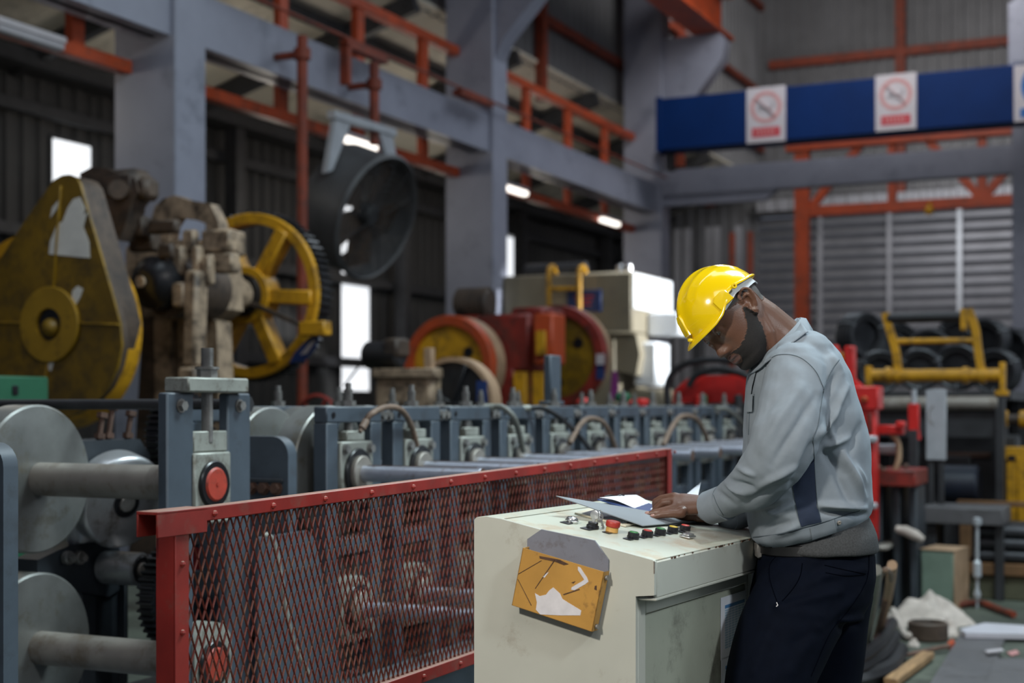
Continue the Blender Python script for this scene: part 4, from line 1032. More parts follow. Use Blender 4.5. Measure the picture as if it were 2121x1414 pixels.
a_ = A(408, 560, 7.05); b_ = A(402, 760, 7.05); g = G(); g.bar(a_, b_, .13, .10, .02); g.bar(b_, b_-Vector((0, 0, .14)), .16, .14, .02); g.build('connecting_rod', 'cast_beige', pa)
c3 = A(314, 585, 7.0); g = G(); g.lathe([(.05, -.06), (.10, -.05), (.13, -.02), (.165, 0), (.17, .10), (.14, .13), (.10, .16)], (7.0-U_, c3.y, c3.z), (1, 0, 0), 40); cw2 = g.build('clutch_wheel', 'grease', pa)
g = G(); g.cyl((6.92-U_, c3.y+.03, c3.z), (7.0-U_, c3.y+.03, c3.z), .035, n=16); g.build('clutch_pin', 'cast_beige', cw2)
g = G(); g.cyl((7.1-U_, c3.y-.05, c3.z-.02), (7.5-U_, c3.y-.05, c3.z-.02), .19, n=32); g.build('clutch_housing', 'cast_brown', pa)
UW = 8.28; c4 = A(513, 612, UW); RG = .585; xg = UW-U_
g = G(); g.cyl((7.5-U_, c4.y+.05, c4.z), (xg+.05, c4.y, c4.z), .11, n=24); g.cyl((xg-.42, c4.y+.02, c4.z), (xg-.2, c4.y+.01, c4.z), .17, n=28, c=.02); g.build('crankshaft', 'cast_beige', pa)
gw = G(); gw.lathe([(RG-.075, 0), (RG-.01, 0), (RG, .008), (RG, .035), (RG-.075, .10), (RG-.075, 0)], (xg, c4.y, c4.z), (1, 0, 0), 96); wh = gw.build('gear_rim', 'yellow', pa)
g = G()
for k in range(6):
    t = 2*math.pi*k/6+.06; d = Vector((0, math.cos(t), math.sin(t)))
    g = G(); g.bar((xg+.05, c4.y+d.y*.16, c4.z+d.z*.16), (xg+.05, c4.y+d.y*(RG-.05), c4.z+d.z*(RG-.05)), .10, .135, .01, up=(1, 0, 0)); g.build('spoke', 'yellow', wh)
g = G(); g.ring((xg-.04, c4.y, c4.z), (xg+.12, c4.y, c4.z), .20, .12, 40); g.build('wheel_hub', 'yellow', wh)
g = G(); g.ring((xg-.08, c4.y, c4.z), (xg-.04, c4.y, c4.z), .15, .09, 32); g.build('bearing_cover', 'grease', wh)
n = 72; pr = []
for k in range(n):
    a0 = 2*math.pi*k/n; d = 2*math.pi/n
    for f_, rr_ in ((0, RG-.01), (.2, RG-.008), (.32, RG+.022), (.62, RG+.022), (.75, RG-.008)): pr.append((c4.y+rr_*math.cos(a0+f_*d), c4.z+rr_*math.sin(a0+f_*d)))
g = G()
nv = len(pr); pin = [(c4.y+(RG-.07)*math.cos(2*math.pi*k/nv), c4.z+(RG-.07)*math.sin(2*math.pi*k/nv)) for k in range(nv)]
vs = [(xg+.034, *p) for p in pr]+[(xg+.17, *p) for p in pr]+[(xg+.034, *p) for p in pin]+[(xg+.17, *p) for p in pin]
fs = []
for k in range(nv):
    j = (k+1) % nv; fs += [(k, j, nv+j, nv+k), (2*nv+k, 3*nv+k, 3*nv+j, 2*nv+j), (k, 2*nv+k, 2*nv+j, j), (nv+k, nv+j, 3*nv+j, 3*nv+k)]
g.add(vs, fs); g.build('gear_teeth', 'grease', wh)
a_ = A(655, 680, UW-.1); g = G(); g.box(xg-.14, xg-.04, a_.y-.09, a_.y+.12, a_.z-.05, a_.z+.05, .01); g.build('stop_arm', 'yellow', pa)
a_, b_ = A(520, 628, UW-.1), A(645, 682, UW-.1); g = G(); g.bar(a_, b_, .03, .03, .003); g.build('tie_strap', 'cast_brown', pa)
g = G(); g.prism(yzA([(600, 752), (612, 730), (640, 700), (662, 696), (655, 722), (632, 748)], UW-.03), xg-.04, xg-.03, 'yz'); pb_ = g.build('label_plate', 'plate_blue', pa)
g = G(); g.prism(yzA([(622, 735), (646, 705), (655, 704), (636, 732)], UW-.04), xg-.045, xg-.04, 'yz'); g.build('label_print', 'sign_white', pb_)
q = fac(10, 810, 7.5); g = G(); g.box(-.25, .25, -.12, .10, 0, q.z+.08, .01); o = tag(place(g.build('switch_box', 'green'), (q.x, q.y+.05, 0)), 'green machine box at the foot of the yellow guard', 'box')
g = G(); g.box(-.02, .02, -.128, -.12, q.z-.02, q.z+.03); g.build('knob', 'grease', o)

# ---- red press with two wheels
OB = tuple(fac(930, 752, 13)[:2])+(0,)
pb = thing('flywheel_press', 'red flywheel press with two red rimmed yellow wheels and a dark motor on top', 'press', OB)
def Bp(px, py, u): return T3(onu(px, py, u), OB)
uB = OB[0]
def wheel(px, py, u, R, face, rim, dep, nm):
    c = Bp(px, py, u); x = u-uB
    g = G(); g.lathe([(R*.80, 0), (R*.97, 0), (R, .02), (R, .10), (R*.80, .10), (R*.80, 0)], (x, c.y, c.z), (1, 0, 0), 64); w_ = g.build(nm, rim, pb)
    g = G(); g.lathe([(R*.99, .10), (R*.99, dep), (R*.7, dep), (R*.7, .10)], (x, c.y, c.z), (1, 0, 0), 64); g.build('belt_face', 'tan', w_)
    g = G(); g.lathe([(.0, .05), (R*.81, .05), (R*.81, .09), (0, .09)], (x, c.y, c.z), (1, 0, 0), 48); g.build('web', face, w_)
    for k in range(3):
        t = .5+2.1*k; g = G(); g.cyl((x+.035, c.y+R*.5*math.cos(t), c.z+R*.5*math.sin(t)), (x+.06, c.y+R*.5*math.cos(t), c.z+R*.5*math.sin(t)), R*.10, n=14); g.build('lightening_hole', 'grease', w_)
    g = G(); g.cyl((x-.05, c.y, c.z), (x+.15, c.y, c.z), R*.16, n=20); g.build('wheel_hub', 'cast_brown', w_)
    return w_
wheel(926, 756, uB, .46, 'yellow', 'orange', .30, 'flywheel')
wheel(1152, 738, uB+1.1, .50, 'yellow_old', 'red_press', .22, 'flywheel')
for (x0_, y0_, x1_, y1_, u, d_, k_) in ((1010, 655, 1120, 770, .6, .5, 'red_press'), (1030, 760, 1090, 1000, .6, .5, 'red_press'), (1080, 640, 1150, 700, .7, .5, 'red_press')):
    a_, b_ = Bp(x0_, y0_, uB+u), Bp(x1_, y1_, uB+u); g = G(); g.box(u-d_/2, u+d_/2, b_.y, a_.y, max(0, b_.z), a_.z, .03); g.build('frame', k_, pb)
a_ = Bp(1138, 700, uB+.4); g = G(); g.box(.25, .55, a_.y-.10, a_.y+.10, a_.z-.25, a_.z+.22, .02); g.build('slide_block', 'orange', pb)
g = G(); g.box(.20, .25, a_.y-.04, a_.y+.05, a_.z-.16, a_.z+.06); g.build('slide_window', 'yellow', pb)
for px in (1080, 1120):
    a_ = Bp(px, 770, uB+.35); g = G(); g.box(.3, .4, a_.y-.06, a_.y+.06, .6, a_.z); g.build('guide_post', 'yellow', pb)
a_ = Bp(978, 628, uB+.7); g = G(); g.cyl(a_-Vector((.0, -.16, 0)), a_+Vector((0, -.2, 0)), .14, n=20, c=.03)
for k in range(7): g.ring(a_+Vector((0, .13-.05*k, 0)), a_+Vector((0, .11-.05*k, 0)), .155, .13, 20)
g.build('motor', 'cast_brown', pb)
g = G(); g.box(.6, .8, a_.y-.12, a_.y+.12, a_.z-.30, a_.z-.12); g.build('motor_base', 'red_press', pb)
for px, py, k_ in ((1243, 748, 'sign_white'), (1243, 770, 'plate_blue')):
    a_ = Bp(px, py, uB+1.05); g = G(); g.box(1.05, 1.06, a_.y-.04, a_.y+.04, a_.z-.07, a_.z+.07, 0); g.build('label_plate', k_, pb)

# ---- small beige machine with black belt wheel before it
OD = tuple(fac(900, 830, 10.2)[:2])+(0,); uD = OD[0]
pd_ = thing('belt_machine', 'small beige machine with a black belt wheel before the red press', 'machine', OD)
def Dp(px, py, u=None): return T3(onu(px, py, uD if u is None else u), OD)
c = Dp(935, 835); R = .33
g = G(); g.lathe([(R*.9, 0), (R, 0), (R, .14), (R*.9, .14), (R*.9, 0)], (0, c.y, c.z), (1, 0, 0), 56); w_ = g.build('belt_wheel', 'tan', pd_)
g = G(); g.lathe([(0, .02), (R*.91, .02), (R*.91, .1), (0, .1)], (0, c.y, c.z), (1, 0, 0), 40); g.build('web', 'rubber', w_)
for k in range(4):
    g = G(); t = k*1.57+.4; g.bar((.01, c.y, c.z), (.01, c.y+R*.9*math.cos(t), c.z+R*.9*math.sin(t)), .03, .06, .005, up=(1, 0, 0)); g.build('spoke', 'rubber', w_)
g = G(); a_, b_ = Dp(796, 770), Dp(915, 835); g.box(-.15, .02, b_.y, a_.y, b_.z-.1, a_.z, .03); a2 = Dp(925, 768); g.box(-.18, -.05, a2.y, a_.y, a_.z-.05, a_.z+.02, .01); g.build('head', 'cast_beige', pd_)
g = G(); g.box(-.12, .2, b_.y+.1, a_.y-.05, 0, b_.z, .02); g.build('pedestal', 'cast_brown', pd_)
a_ = Dp(906, 742); g = G(); g.box(-.15, -.09, a_.y-.03, a_.y+.03, a_.z-.1, a_.z+.07); g.build('lever', 'tan', pd_)
a_ = Dp(795, 735); g = G(); g.cyl(a_+Vector((0, .15, 0)), a_-Vector((0, .15, 0)), .10, n=20, c=.02); g.box(-.05, .05, a_.y-.05, a_.y+.05, a_.z-.25, a_.z); g.build('motor', 'rubber', pd_)
g = G(); g.box(-.1, .1, a_.y-.17, a_.y-.05, a_.z-.02, a_.z+.12, .02); g.build('terminal_box', 'cast_brown', pd_)
g = G(); g.bar(Dp(760, 735), Dp(712, 800), .012, .012); g.build('control_rod', 'steel_dark', pd_)
a_ = Dp(1000, 818); g = G(); g.box(-.02, -.01, a_.y-.04, a_.y+.04, a_.z-.1, a_.z+.1, 0); g.build('label_plate', 'plate_blue', pd_)
q = fac(655, 845, 9.0)
t = thing('handwheel', 'dull red spoked handwheel low behind the first rolls', 'wheel', (q.x, q.y, q.z-.06))
g = G(); g.lathe([(.135, 0), (.155, .01), (.15, .03), (.13, .03), (.135, 0)], (0, 0, 0), (1, 0, 0), 40); g.build('rim', 'red_press', t)
for k in range(3): g = G(); a0 = k*2.09; g.bar((.015, 0, 0), (.015, .14*math.cos(a0), .14*math.sin(a0)), .02, .03, .004, up=(1, 0, 0)); g.build('spoke', 'red_press', t)
g = G(); g.cyl((-.02, 0, 0), (.25, 0, 0), .03, n=14); g.box(.15, .3, -.06, .06, -(q.z-.06), .05); g.build('spindle', 'cast_brown', t)

# ---- large cream press
OC = tuple(fac(1310, 600, 17.0)[:2])+(0,); uC = OC[0]
pc = thing('cream_press', 'large cream hydraulic press with yellow handrail and daylit flank coloured white', 'press', OC)
def Cp(px, py, du=0.0): return T3(onu(px, py, uC+du), OC)
a_ = Cp(1040, 572); b_ = Cp(1310, 690); 
g = G(); g.box(0, .0+1.45, 0, a_.y, b_.z, a_.z, .03); g.build('crown', 'press_cream', pc)
g = G(); g.box(.02, 1.43, -.012, 0, b_.z+.3, a_.z-.02, .005); g.build('daylit_flank', 'press_daylit', pc)  # white overlay carrying the daylight that falls on this side
c1_ = Cp(1165, 700)
g = G(); g.box(.1, 1.2, .25, c1_.y, 0, b_.z, .03); g.build('column', 'press_cream', pc)
g = G(); g.prism([(0, b_.z), (.9, b_.z), (.75, b_.z-.18), (.35, b_.z-.42), (.0, b_.z-.5), (-.05, b_.z-.25)], .12, .5, 'yz'); g.build('ram_guide', 'press_cream', pc)
z_ = Cp(1390, 665).z; g = G(); g.box(.5, 1.1, -.42, -.012, z_-.14, z_+.14, .02); g.build('side_box', 'press_daylit', pc)
z0_ = Cp(1350, 800).z; z1_ = Cp(1350, 705).z; g = G(); g.box(.3, .8, -.20, .10, z0_, z1_, .03); g.build('side_tank', 'press_daylit', pc)  # white here too stands for daylight on the press side
g = G(); g.box(.2, .9, -.22, .12, 0, z0_-.02, .03); g.build('side_base', 'press_cream', pc)
for px in (1137, 1200):
    b2 = Cp(px, 655, -.15); t2 = Cp(px, 552, -.15); y = b2.y
    g = G(); g.tube(curve([(-.15, y, b2.z-.7), (-.15, y, b2.z), (-.15, y, t2.z-.1), (-.12, y, t2.z-.02), (-.04, y, t2.z+.01), (.03, y, t2.z-.04), (.06, y, t2.z-.2)], 6), .032, 10); g.build('handrail_post', 'yellow', pc)
g = G(); y0_, y1_ = Cp(1137, 598, -.15), Cp(1200, 598, -.15); g.cyl((-.15, y0_.y, y0_.z), (-.15, y1_.y, y1_.z), .028, n=10); g.build('handrail_bar', 'yellow', pc)
a2, b2 = Cp(1176, 602), Cp(1246, 645); g = G(); g.box(-.02, 0, b2.y, a2.y, b2.z, a2.z); bp_ = g.build('name_plate', 'plate_blue', pc)
c_ = (a2+b2)/2; g = G()
for k in range(3): g.box(-.023, -.02, c_.y-.13+.02*k, c_.y+.13-.02*k, c_.z+.045-.05*k, c_.z+.065-.05*k, 0)
g.build('name_print', 'sign_red', bp_)
a2 = Cp(1110, 566); g = G(); g.box(.3, .8, a2.y-.35, a2.y+.3, a_.z, a_.z+.14, .04); g.cyl((.4, a2.y-.5, a_.z+.08), (.4, a2.y+.3, a_.z+.08), .10, n=16); g.build('pump', 'steel_dark', pc)
for px in (1272, 1290):
    a2 = Cp(px, 560); g = G(); g.cyl((.2, a2.y, a_.z), (.2, a2.y, a_.z+.10), .05, n=14, c=.015); g.build('filler_cap', 'chrome', pc)
d_ = bpy.data.lights.new('flank_fill_spot', 'SPOT'); d_.energy = 5200; d_.spot_size = math.radians(17); d_.shadow_soft_size = .15; d_.color = (.92, .96, 1.0)  # unseen spot added to throw daylight brightness on the press flank
lo = bpy.data.objects.new('flank_fill_spot', d_); C.objects.link(lo); lp = fw(OC[0]+.2, OC[1]-6.5, 4.2); lo.location = lp; lo.rotation_euler = (fw(OC[0]+.7, OC[1], 2.5)-lp).to_track_quat('-Z', 'Y').to_euler()

# ---- red hood and black cables behind the operator's face
OH = tuple(fac(1470, 830, 11.0)[:2])+(0,); uH = OH[0]
hd = thing('machine_hood', 'bright red sheet metal hood at the far end of the line', 'hood', OH)
def Hp(px, py, du=0): return T3(onu(px, py, uH+du), OH)
g = G(); g.prism([(lambda q: (q.y, q.z))(Hp(x, y)) for x, y in ((1393, 836), (1394, 812), (1412, 793), (1434, 778), (1600, 776), (1600, 834), (1530, 832))], 0, .8, 'yz'); g.build('hood_shell', 'red_bright', hd)
a2, b2 = Hp(1400, 834), Hp(1600, 850); g = G(); g.box(-.05, .8, b2.y, a2.y, 0, a2.z-.01, .01); g.build('hood_base', 'steel_dark', hd)
for k, px in enumerate((1448, 1456, 1530)):
    a2 = Hp(px, 828, -.08); g = G(); g.cyl((-.08, a2.y, 1.0), (-.08, a2.y, a2.z+.04), .035, n=10, c=.01); g.build('hood_bolt', ('red_bright', 'green', 'steel_dark')[k], hd)
for pts, lab in (([(1385, 850), (1382, 800), (1400, 765), (1440, 748), (1500, 745), (1560, 752), (1600, 770)], 'thick black cable looping over the red hood'), ([(1425, 800), (1445, 775), (1490, 765), (1540, 775), (1580, 800)], 'second black cable lying inside the cable loop on the red hood')):
    g = G(); g.tube(curve([onu(x, y, uH-.15) for x, y in pts], 8), .026, 10); o = g.build('cable', 'rubber'); o.rotation_euler = (0, 0, ROT); tag(o, lab, 'cable')
# magenta tag hanging at the cream press
q = fac(1273, 800, 14.0); g = G(); g.prism([(-.02, .15), (.02, .15), (.04, -.03), (.03, -.13), (-.03, -.12), (-.04, 0)], -.01, .01, 'yz'); o = tag(place(g.build('ribbon', 'magenta'), (q.x, q.y, q.z)), 'magenta ribbon standing before the cream press', 'ribbon')
g = G(); g.cyl((0, 0, -q.z), (0, 0, -.2), .02, n=8); g.build('pole', 'steel_dark', o)

# ================================================================== right side of the hall
DR = 9.4
OR = tuple(fac(1790, 1000, DR)[:2])+(0,); uR = OR[0]
rm = thing('red_feeder', 'bright red upright feeder machine directly behind the operator', 'machine', OR)
def Rp(px, py, du=0.0): return T3(onu(px, py, uR+du), OR)
def rbox(x0_, y0_, x1_, y1_, du, dep, nm, k_, c=.008, par=rm):
    a2, b2 = Rp(x0_, y0_, du), Rp(x1_, y1_, du); g = G(); g.box(du, du+dep, b2.y, a2.y, max(0, b2.z), a2.z, c); return g.build(nm, k_, par)
rbox(1765, 845, 1812, 1122, 0, .14, 'upright', 'red_bright'); rbox(1765, 1123, 1812, 1300, 0.01, .14, 'upright', 'slate_dark')
rbox(1690, 800, 1740, 1300, .5, .14, 'upright', 'red_bright')
rbox(1700, 800, 1818, 848, -.02, .20, 'head_plate', 'red_bright')
g = G(); g.prism([(lambda q: (q.y, q.z))(Rp(x, y, .1)) for x, y in ((1700, 720), (1735, 722), (1752, 770), (1785, 800), (1785, 812), (1700, 812))], .1, .2, 'yz'); g.build('gusset', 'red_bright', rm)
rbox(1748, 716, 1768, 790, .1, .10, 'horn', 'red_bright'); rbox(1722, 714, 1734, 770, .15, .08, 'horn', 'red_bright')
rbox(1737, 730, 1748, 765, .12, .06, 'spacer', 'yellow'); rbox(1782, 820, 1796, 832, -.05, .04, 'lamp', 'orange')
rbox(1770, 855, 1780, 895, -.01, .02, 'slot', 'red_press'); rbox(1795, 855, 1806, 895, -.01, .02, 'slot', 'red_press')
for y in (902, 1040): rbox(1770, y, 1815, y+14, -.03, .05, 'steel_bar', 'galv')
rbox(1812, 972, 1896, 1008, .2, .5, 'table', 'red_press'); rbox(1812, 880, 1870, 900, .2, .1, 'arm', 'red_bright'); rbox(1855, 872, 1872, 886, .15, .1, 'clevis', 'red_bright')
for x in (1812, 1850, 1885): rbox(x, 1008, x+14, 1330, .3, .35, 'support_leg', 'slate_dark')
rbox(1808, 1130, 1838, 1140, .1, .5, 'foot_plate', 'steel_dusty')
rbox(1700, 1120, 1840, 1420, .45, .3, 'lower_frame', 'slate_dark')
a2, b2 = Rp(1800, 930, .35), Rp(1866, 930, .35); g = G(); g.cyl((.35, a2.y, a2.z), (.35, b2.y, b2.z), .035, n=18, c=.006); g.build('cylinder', 'galv', rm)
g = G(); g.tube(curve([Rp(x, y, .25) for x, y in ((1815, 888), (1838, 892), (1858, 912), (1862, 945), (1855, 975))], 8), .02, 10); g.build('feed_hose', 'tan', rm)
for x, y in ((1818, 968), (1830, 974), (1875, 966)): rbox(x-5, y-6, x+5, y+4, .2, .05, 'bolt_head', 'rust')
# second small red post with grey cap and hanging blue cable
q = fac(1893, 900, 10.2)
ps = thing('red_post', 'small red post with a grey top before the pale sheet panel', 'post', (q.x, q.y, 0))
def Qp(px, py): return T3(onu(px, py, q.x), (q.x, q.y, 0))
g = G(); a2, b2 = Qp(1882, 836), Qp(1904, 890); g.box(-.03, .03, b2.y, a2.y, b2.z-.02, a2.z, .006); g.prism([(a2.y, b2.z), (b2.y, b2.z), (b2.y-.01, Qp(1900, 910).z), (a2.y-.03, Qp(1900, 910).z)], -.025, .025, 'yz'); g.build('post_body', 'red_bright', ps)
g = G(); m_ = (a2.y+b2.y)/2; g.cyl((0, m_, a2.z), (0, m_, Qp(1893, 806).z), .02, n=14); g.build('plunger', 'galv', ps)
g = G(); g.box(-.04, .04, m_-.03, m_+.03, 0, b2.z); g.build('stem', 'steel_dark', ps)
g = G(); g.tube(curve([Qp(1890, 890), Qp(1888, 960), Qp(1894, 1030), Qp(1905, 1090)], 6), .009, 8); g.build('cable', 'plate_blue', ps)
g = G(); a2, b2 = Qp(1906, 806), Qp(1949, 955); o = thing('sheet_panel', 'pale grey upright sheet metal panel behind the small red post', 'panel', (q.x+.25, q.y, 0))
g.box(0, .015, b2.y, a2.y, b2.z, a2.z, .003); g.build('sheet', 'galv', o)
g = G(); g.box(.015, .05, b2.y+.02, b2.y+.06, 0, a2.z-.02); g.box(.015, .05, a2.y-.05, a2.y-.01, 0, b2.z+.1); g.build('support', 'steel_dark', o)
g = G(); c_ = (a2+b2)/2; g.tube([Vector((-.004, c_.y+.05*math.cos(t), c_.z+.07+.07*math.sin(t))) for t in [k*.35-1.2 for k in range(8)]], .003, 5); g.build('scribed_curve', 'steel_dusty', o)

# ---- yellow uncoiler
OY = tuple(fac(1935, 780, 11.2)[:2])+(0,); uY = OY[0]
yc = thing('uncoiler', 'yellow uncoiler frame with a dark roller between two bent arms', 'uncoiler', (OY[0], OY[1], 0), RB)
def Yp(px, py, du=0.0): p = onu(px, py, uY+du); return Vector((-p.y+OY[1], du, p.z))
g = G(); a2, b2 = Yp(1800, 778), Yp(2083, 776); g.cyl(a2, b2, .050, n=20)
for px in (1840, 1858, 2000, 2035): c_ = Yp(px, 777); g.cyl(c_-Vector((.02, 0, 0)), c_+Vector((.025, 0, 0)), .066, n=20)
g.build('cross_tube', 'yellow', yc)
for px, y0_, y1_ in ((1800, 758, 818), (2077, 750, 812)):
    a2, b2 = Yp(px-6, y0_), Yp(px+6, y1_); g = G(); g.box(a2.x, b2.x, -.05, .05, b2.z, a2.z, .006); g.build('end_plate', 'yellow', yc)
a2 = Yp(2076, 811); g = G(); g.box(a2.x-.05, a2.x+.05, -.05, .05, a2.z-.03, a2.z+.01); g.build('end_foot', 'yellow', yc)
for pts in ([(1834, 648), (1842, 680), (1855, 725), (1862, 776)], [(2006, 640), (2020, 680), (2026, 725), (2034, 776)]):
    P = curve([Yp(*p) for p in pts], 4); g = G()
    for i in range(len(P)-1): g.bar(P[i], P[i+1]+(P[i+1]-P[i])*.15, .06, .055, .003, up=(0, 1, 0))
    g.build('arm', 'yellow', yc)
g = G(); a2, b2 = Yp(1838, 660), Yp(1998, 655); g.cyl(a2, b2, .040, n=18, c=.004); g.build('roller', 'rubber', yc)
g = G(); a2, b2 = Yp(1990, 640), Yp(2004, 684); g.box(a2.x, b2.x, -.04, .02, b2.z, a2.z); g.build('bearing', 'yellow', yc)
g = G(); a2, b2 = Yp(1858, 707), Yp(2022, 705); g.cyl(a2, b2, .024, n=12); g.build('crossbar', 'yellow', yc)
g = G(); a2, b2 = Yp(1812, 836), Yp(2068, 834); g.cyl(a2, b2, .056, n=22, c=.004); g.build('steel_roller', 'steel_dusty', yc)
g = G(); a2, b2 = Yp(1795, 818), Yp(2080, 1000); g.box(a2.x, a2.x+.06, -.04, .10, 0, a2.z); g.box(b2.x-.06, b2.x, -.04, .10, 0, a2.z-.02); g.box(a2.x, b2.x, .02, .12, Yp(1900, 905).z, Yp(1900, 852).z); g.build('stand', 'steel_dark', yc)
# arm on the right with brown shaft, and the yellow column
q = fac(2095, 868, 11.9); UQ = fac(1755, 812, 12.7).x-.5; q = onu(2095, 868, UQ-.10)
sh = thing('spindle', 'brown spindle with yellow collars above the yellow box post', 'spindle', (q.x, q.y, q.z), RB)
g = G(); g.cyl((-.06, 0, 0), (.4, 0, 0), .042, n=18); g.build('shaft', 'cast_brown', sh)
for x0_ in (-.095, .06): g = G(); g.cyl((x0_, 0, 0), (x0_+.07, 0, 0), .072, n=20, c=.008); g.build('collar', 'yellow', sh)
g = G(); g.box(-.06, -.03, -.03, .03, -q.z, -.03); g.box(.3, .36, -.03, .03, -q.z, 0); g.build('stand', 'steel_dark', sh)
q = fac(2100, 1000, 11.2)
t = thing('box_post', 'yellow box post with a square hole near its top', 'post', (q.x, q.y, 0), RB)
zt_, zb_ = 1.37-(925-840)*11.2/F, 1.37-(1088-840)*11.2/F; zm = 1.37-(950-840)*11.2/F
def xq(px): return (px-2100)/F*11.2*1.05
g = G(); g.box(xq(2078), xq(2200), -.06, .1, zm-.01, zt_, .006); g.box(xq(2088), xq(2108), -.05, .1, zb_, zm+.02, .004); g.box(xq(2109), xq(2200), -.065, .1, zb_, zm, .004); g.build('post_body', 'yellow', t)
g = G(); g.box(xq(2090), xq(2105), -.064, -.05, zm-.01, zm+.03, 0); g.build('square_hole', 'grease', t)
g = G(); g.box(xq(2085), xq(2200), -.08, .2, 0, zb_, .01); g.build('plinth', 'steel_dark', t)

# ---- stacked wire coils behind it, on a dark rack
def coil(px, py, rpx, D, ang, lab):
    q = fac(px, py, D); r = rpx*D/F; t = thing('wire_coil', lab, 'coil', tuple(q), RB+math.radians(ang), 'dark wire coils on the rack')
    g = G(); L_ = r*.42
    for k in range(5):
        rr_ = r*(.94+.05*random.random()); y = -L_+2*L_*k/4
        g.lathe([(rr_-r*.10+r*.10*math.cos(a_), y+L_*.26*math.sin(a_)) for a_ in [2*math.pi*j/8 for j in range(9)]], (0, 0, 0), (0, 1, 0), 40)
    g.build('windings', 'coil', t)
    g = G(); g.lathe([(r*.62, -L_), (r*.80, -L_*1.05), (r*.86, -L_*.6), (r*.86, L_*.6), (r*.8, L_*1.05), (r*.62, L_), (r*.62, -L_)], (0, 0, 0), (0, 1, 0), 40); g.build('inner_windings', 'rubber', t)
    for k in range(3):
        a0 = k*2.1+.5; g = G(); c_ = Vector((r*.82*math.cos(a0), 0, r*.82*math.sin(a0))); d_ = c_.normalized()
        g.tube([c_+d_*r*.2*math.cos(t_)+Vector((0, L_*1.25*math.sin(t_), 0)) for t_ in [2*math.pi*j/14 for j in range(15)]], r*.02, 5); g.build('binding_strap', 'galv', t)
for (px, py, r_, D, an, lab) in ((1782, 695, 50, 13, 50, 'dark wire coil at the end of the rack by the operator, turned sideways'), (1855, 712, 44, 13.3, 30, 'dark wire coil showing between operator and bent yellow arm'), (1925, 720, 42, 13.2, 5, 'dark wire coil in the middle of the yellow uncoiler frame'), (1985, 700, 48, 13.6, 10, 'dark wire coil behind the bearing end of the dark roller'),
                                (2045, 706, 46, 13.3, -15, 'dark wire coil just past the curved yellow arm'), (2100, 725, 46, 13.4, -20, 'dark wire coil at the end column'), (1905, 765, 46, 12.3, 8, 'low dark wire coil above the yellow cross tube, beside the straight arm'), (1985, 760, 50, 12.4, 0, 'low dark wire coil above the yellow cross tube, beside the curved arm'), (2065, 770, 48, 12.4, -10, 'low dark wire coil behind the end plate of the uncoiler'), (1820, 770, 46, 12.4, 20, 'low dark wire coil beside the red feeder head')):
    coil(px, py, r_, D, an, lab)
qa, qb = fac(1755, 812, 12.7), fac(2125, 812, 12.7)
g = G(); zz = qa.z
x0_, x1_ = -qa.y, -qb.y
g.box(x0_, x1_, -.5, .9, zz-.08, zz, .01)
for x in (x0_+.1, (x0_+x1_)/2, x1_-.1):
    for y in (-.45, .8): g.box(x-.04, x+.04, y-.04, y+.04, 0, zz-.08)
g.box(x0_, x1_, -.45, .8, .3, .36); g.box(x0_, x1_, .82, .88, 0, zz)
o = place(g.build('coil_rack', 'steel_dark'), (qa.x, 0, 0), RB); tag(o, 'dark steel rack carrying the wire coils', 'rack')

# ---- things on the floor at the right
def fl(px, py, z=0.0): return flo(px, py, z)
def fthing(name, lab, cat, px, py, rz=RB): p = fl(px, py); return thing(name, lab, cat, (p.x, p.y, 0), rz), p
t, p = fthing('cabinet', 'low pale green box with a tan flank standing on the littered floor', 'box', 1938, 1262, RB-math.radians(10))
h_ = .395
g = G(); g.box(-.10, .12, -.0, .30, 0, h_, .006); g.build('box_shell', 'box_green', t)
g = G(); g.box(.121, .128, .0, .30, .0, h_, .002); g.build('flank', 'tan', t)
g = G(); g.box(-.105, .13, -.005, .305, h_, h_+.012); g.build('lid', 'tan', t)
# dark bar stack on rusty timber
t, p = fthing('timber_block', 'rusty brown timber over an olive block, carrying the black bar bundle', 'timber', 2085, 1243)
z1_ = (1243-1190)*p.x*0+ .17
g = G(); g.box(-.25, .9, 0, .5, 0, .17, .01); g.build('block', 'olive', t)
g = G(); g.box(-.3, .9, -.03, .55, .171, .26, .01); g.build('beam', 'timber', t)
random.seed(5)
for k in range(18):
    r_, c_ = k//6, k % 6
    g = G(); y = .02+c_*.085; z = .262+.045+r_*.088
    g.cyl((-.24+.02*random.random()+.02*r_, y, z), (.9, y, z), .044, n=12, c=.006)
    for j in range(9): g.cyl((-.15+j*.11, y, z), (-.13+j*.11, y, z), .0455, n=12)
    o = tag(place(g.build('ribbed_bar', 'coil'), (p.x, p.y, 0), RB), 'black ribbed bar, %s from the white clamp screw, in the %s layer of the bundle' % (('first', 'second', 'third', 'fourth', 'fifth', 'sixth')[c_], ('lowest', 'middle', 'topmost')[r_]), 'bar', 'black ribbed bars on the timber')
q = fac(2024, 1150, 9.6)
g = G(); g.lathe([(.016, -.30), (.022, -.28), (.026, -.26), (.010, -.22), (.010, -.16), (.028, -.14), (.028, -.05), (.012, -.03), (.012, .20), (.03, .21), (.03, .25), (0, .26)], (0, 0, 0), (0, 0, 1), 16)
g.cyl((0, 0, -q.z+.0), (0, 0, -.29), .008, n=8)
tag(place(g.build('clamp_screw', 'galv'), (q.x, q.y, q.z)), 'thin silver clamp screw hanging before the black bar bundle', 'screw')
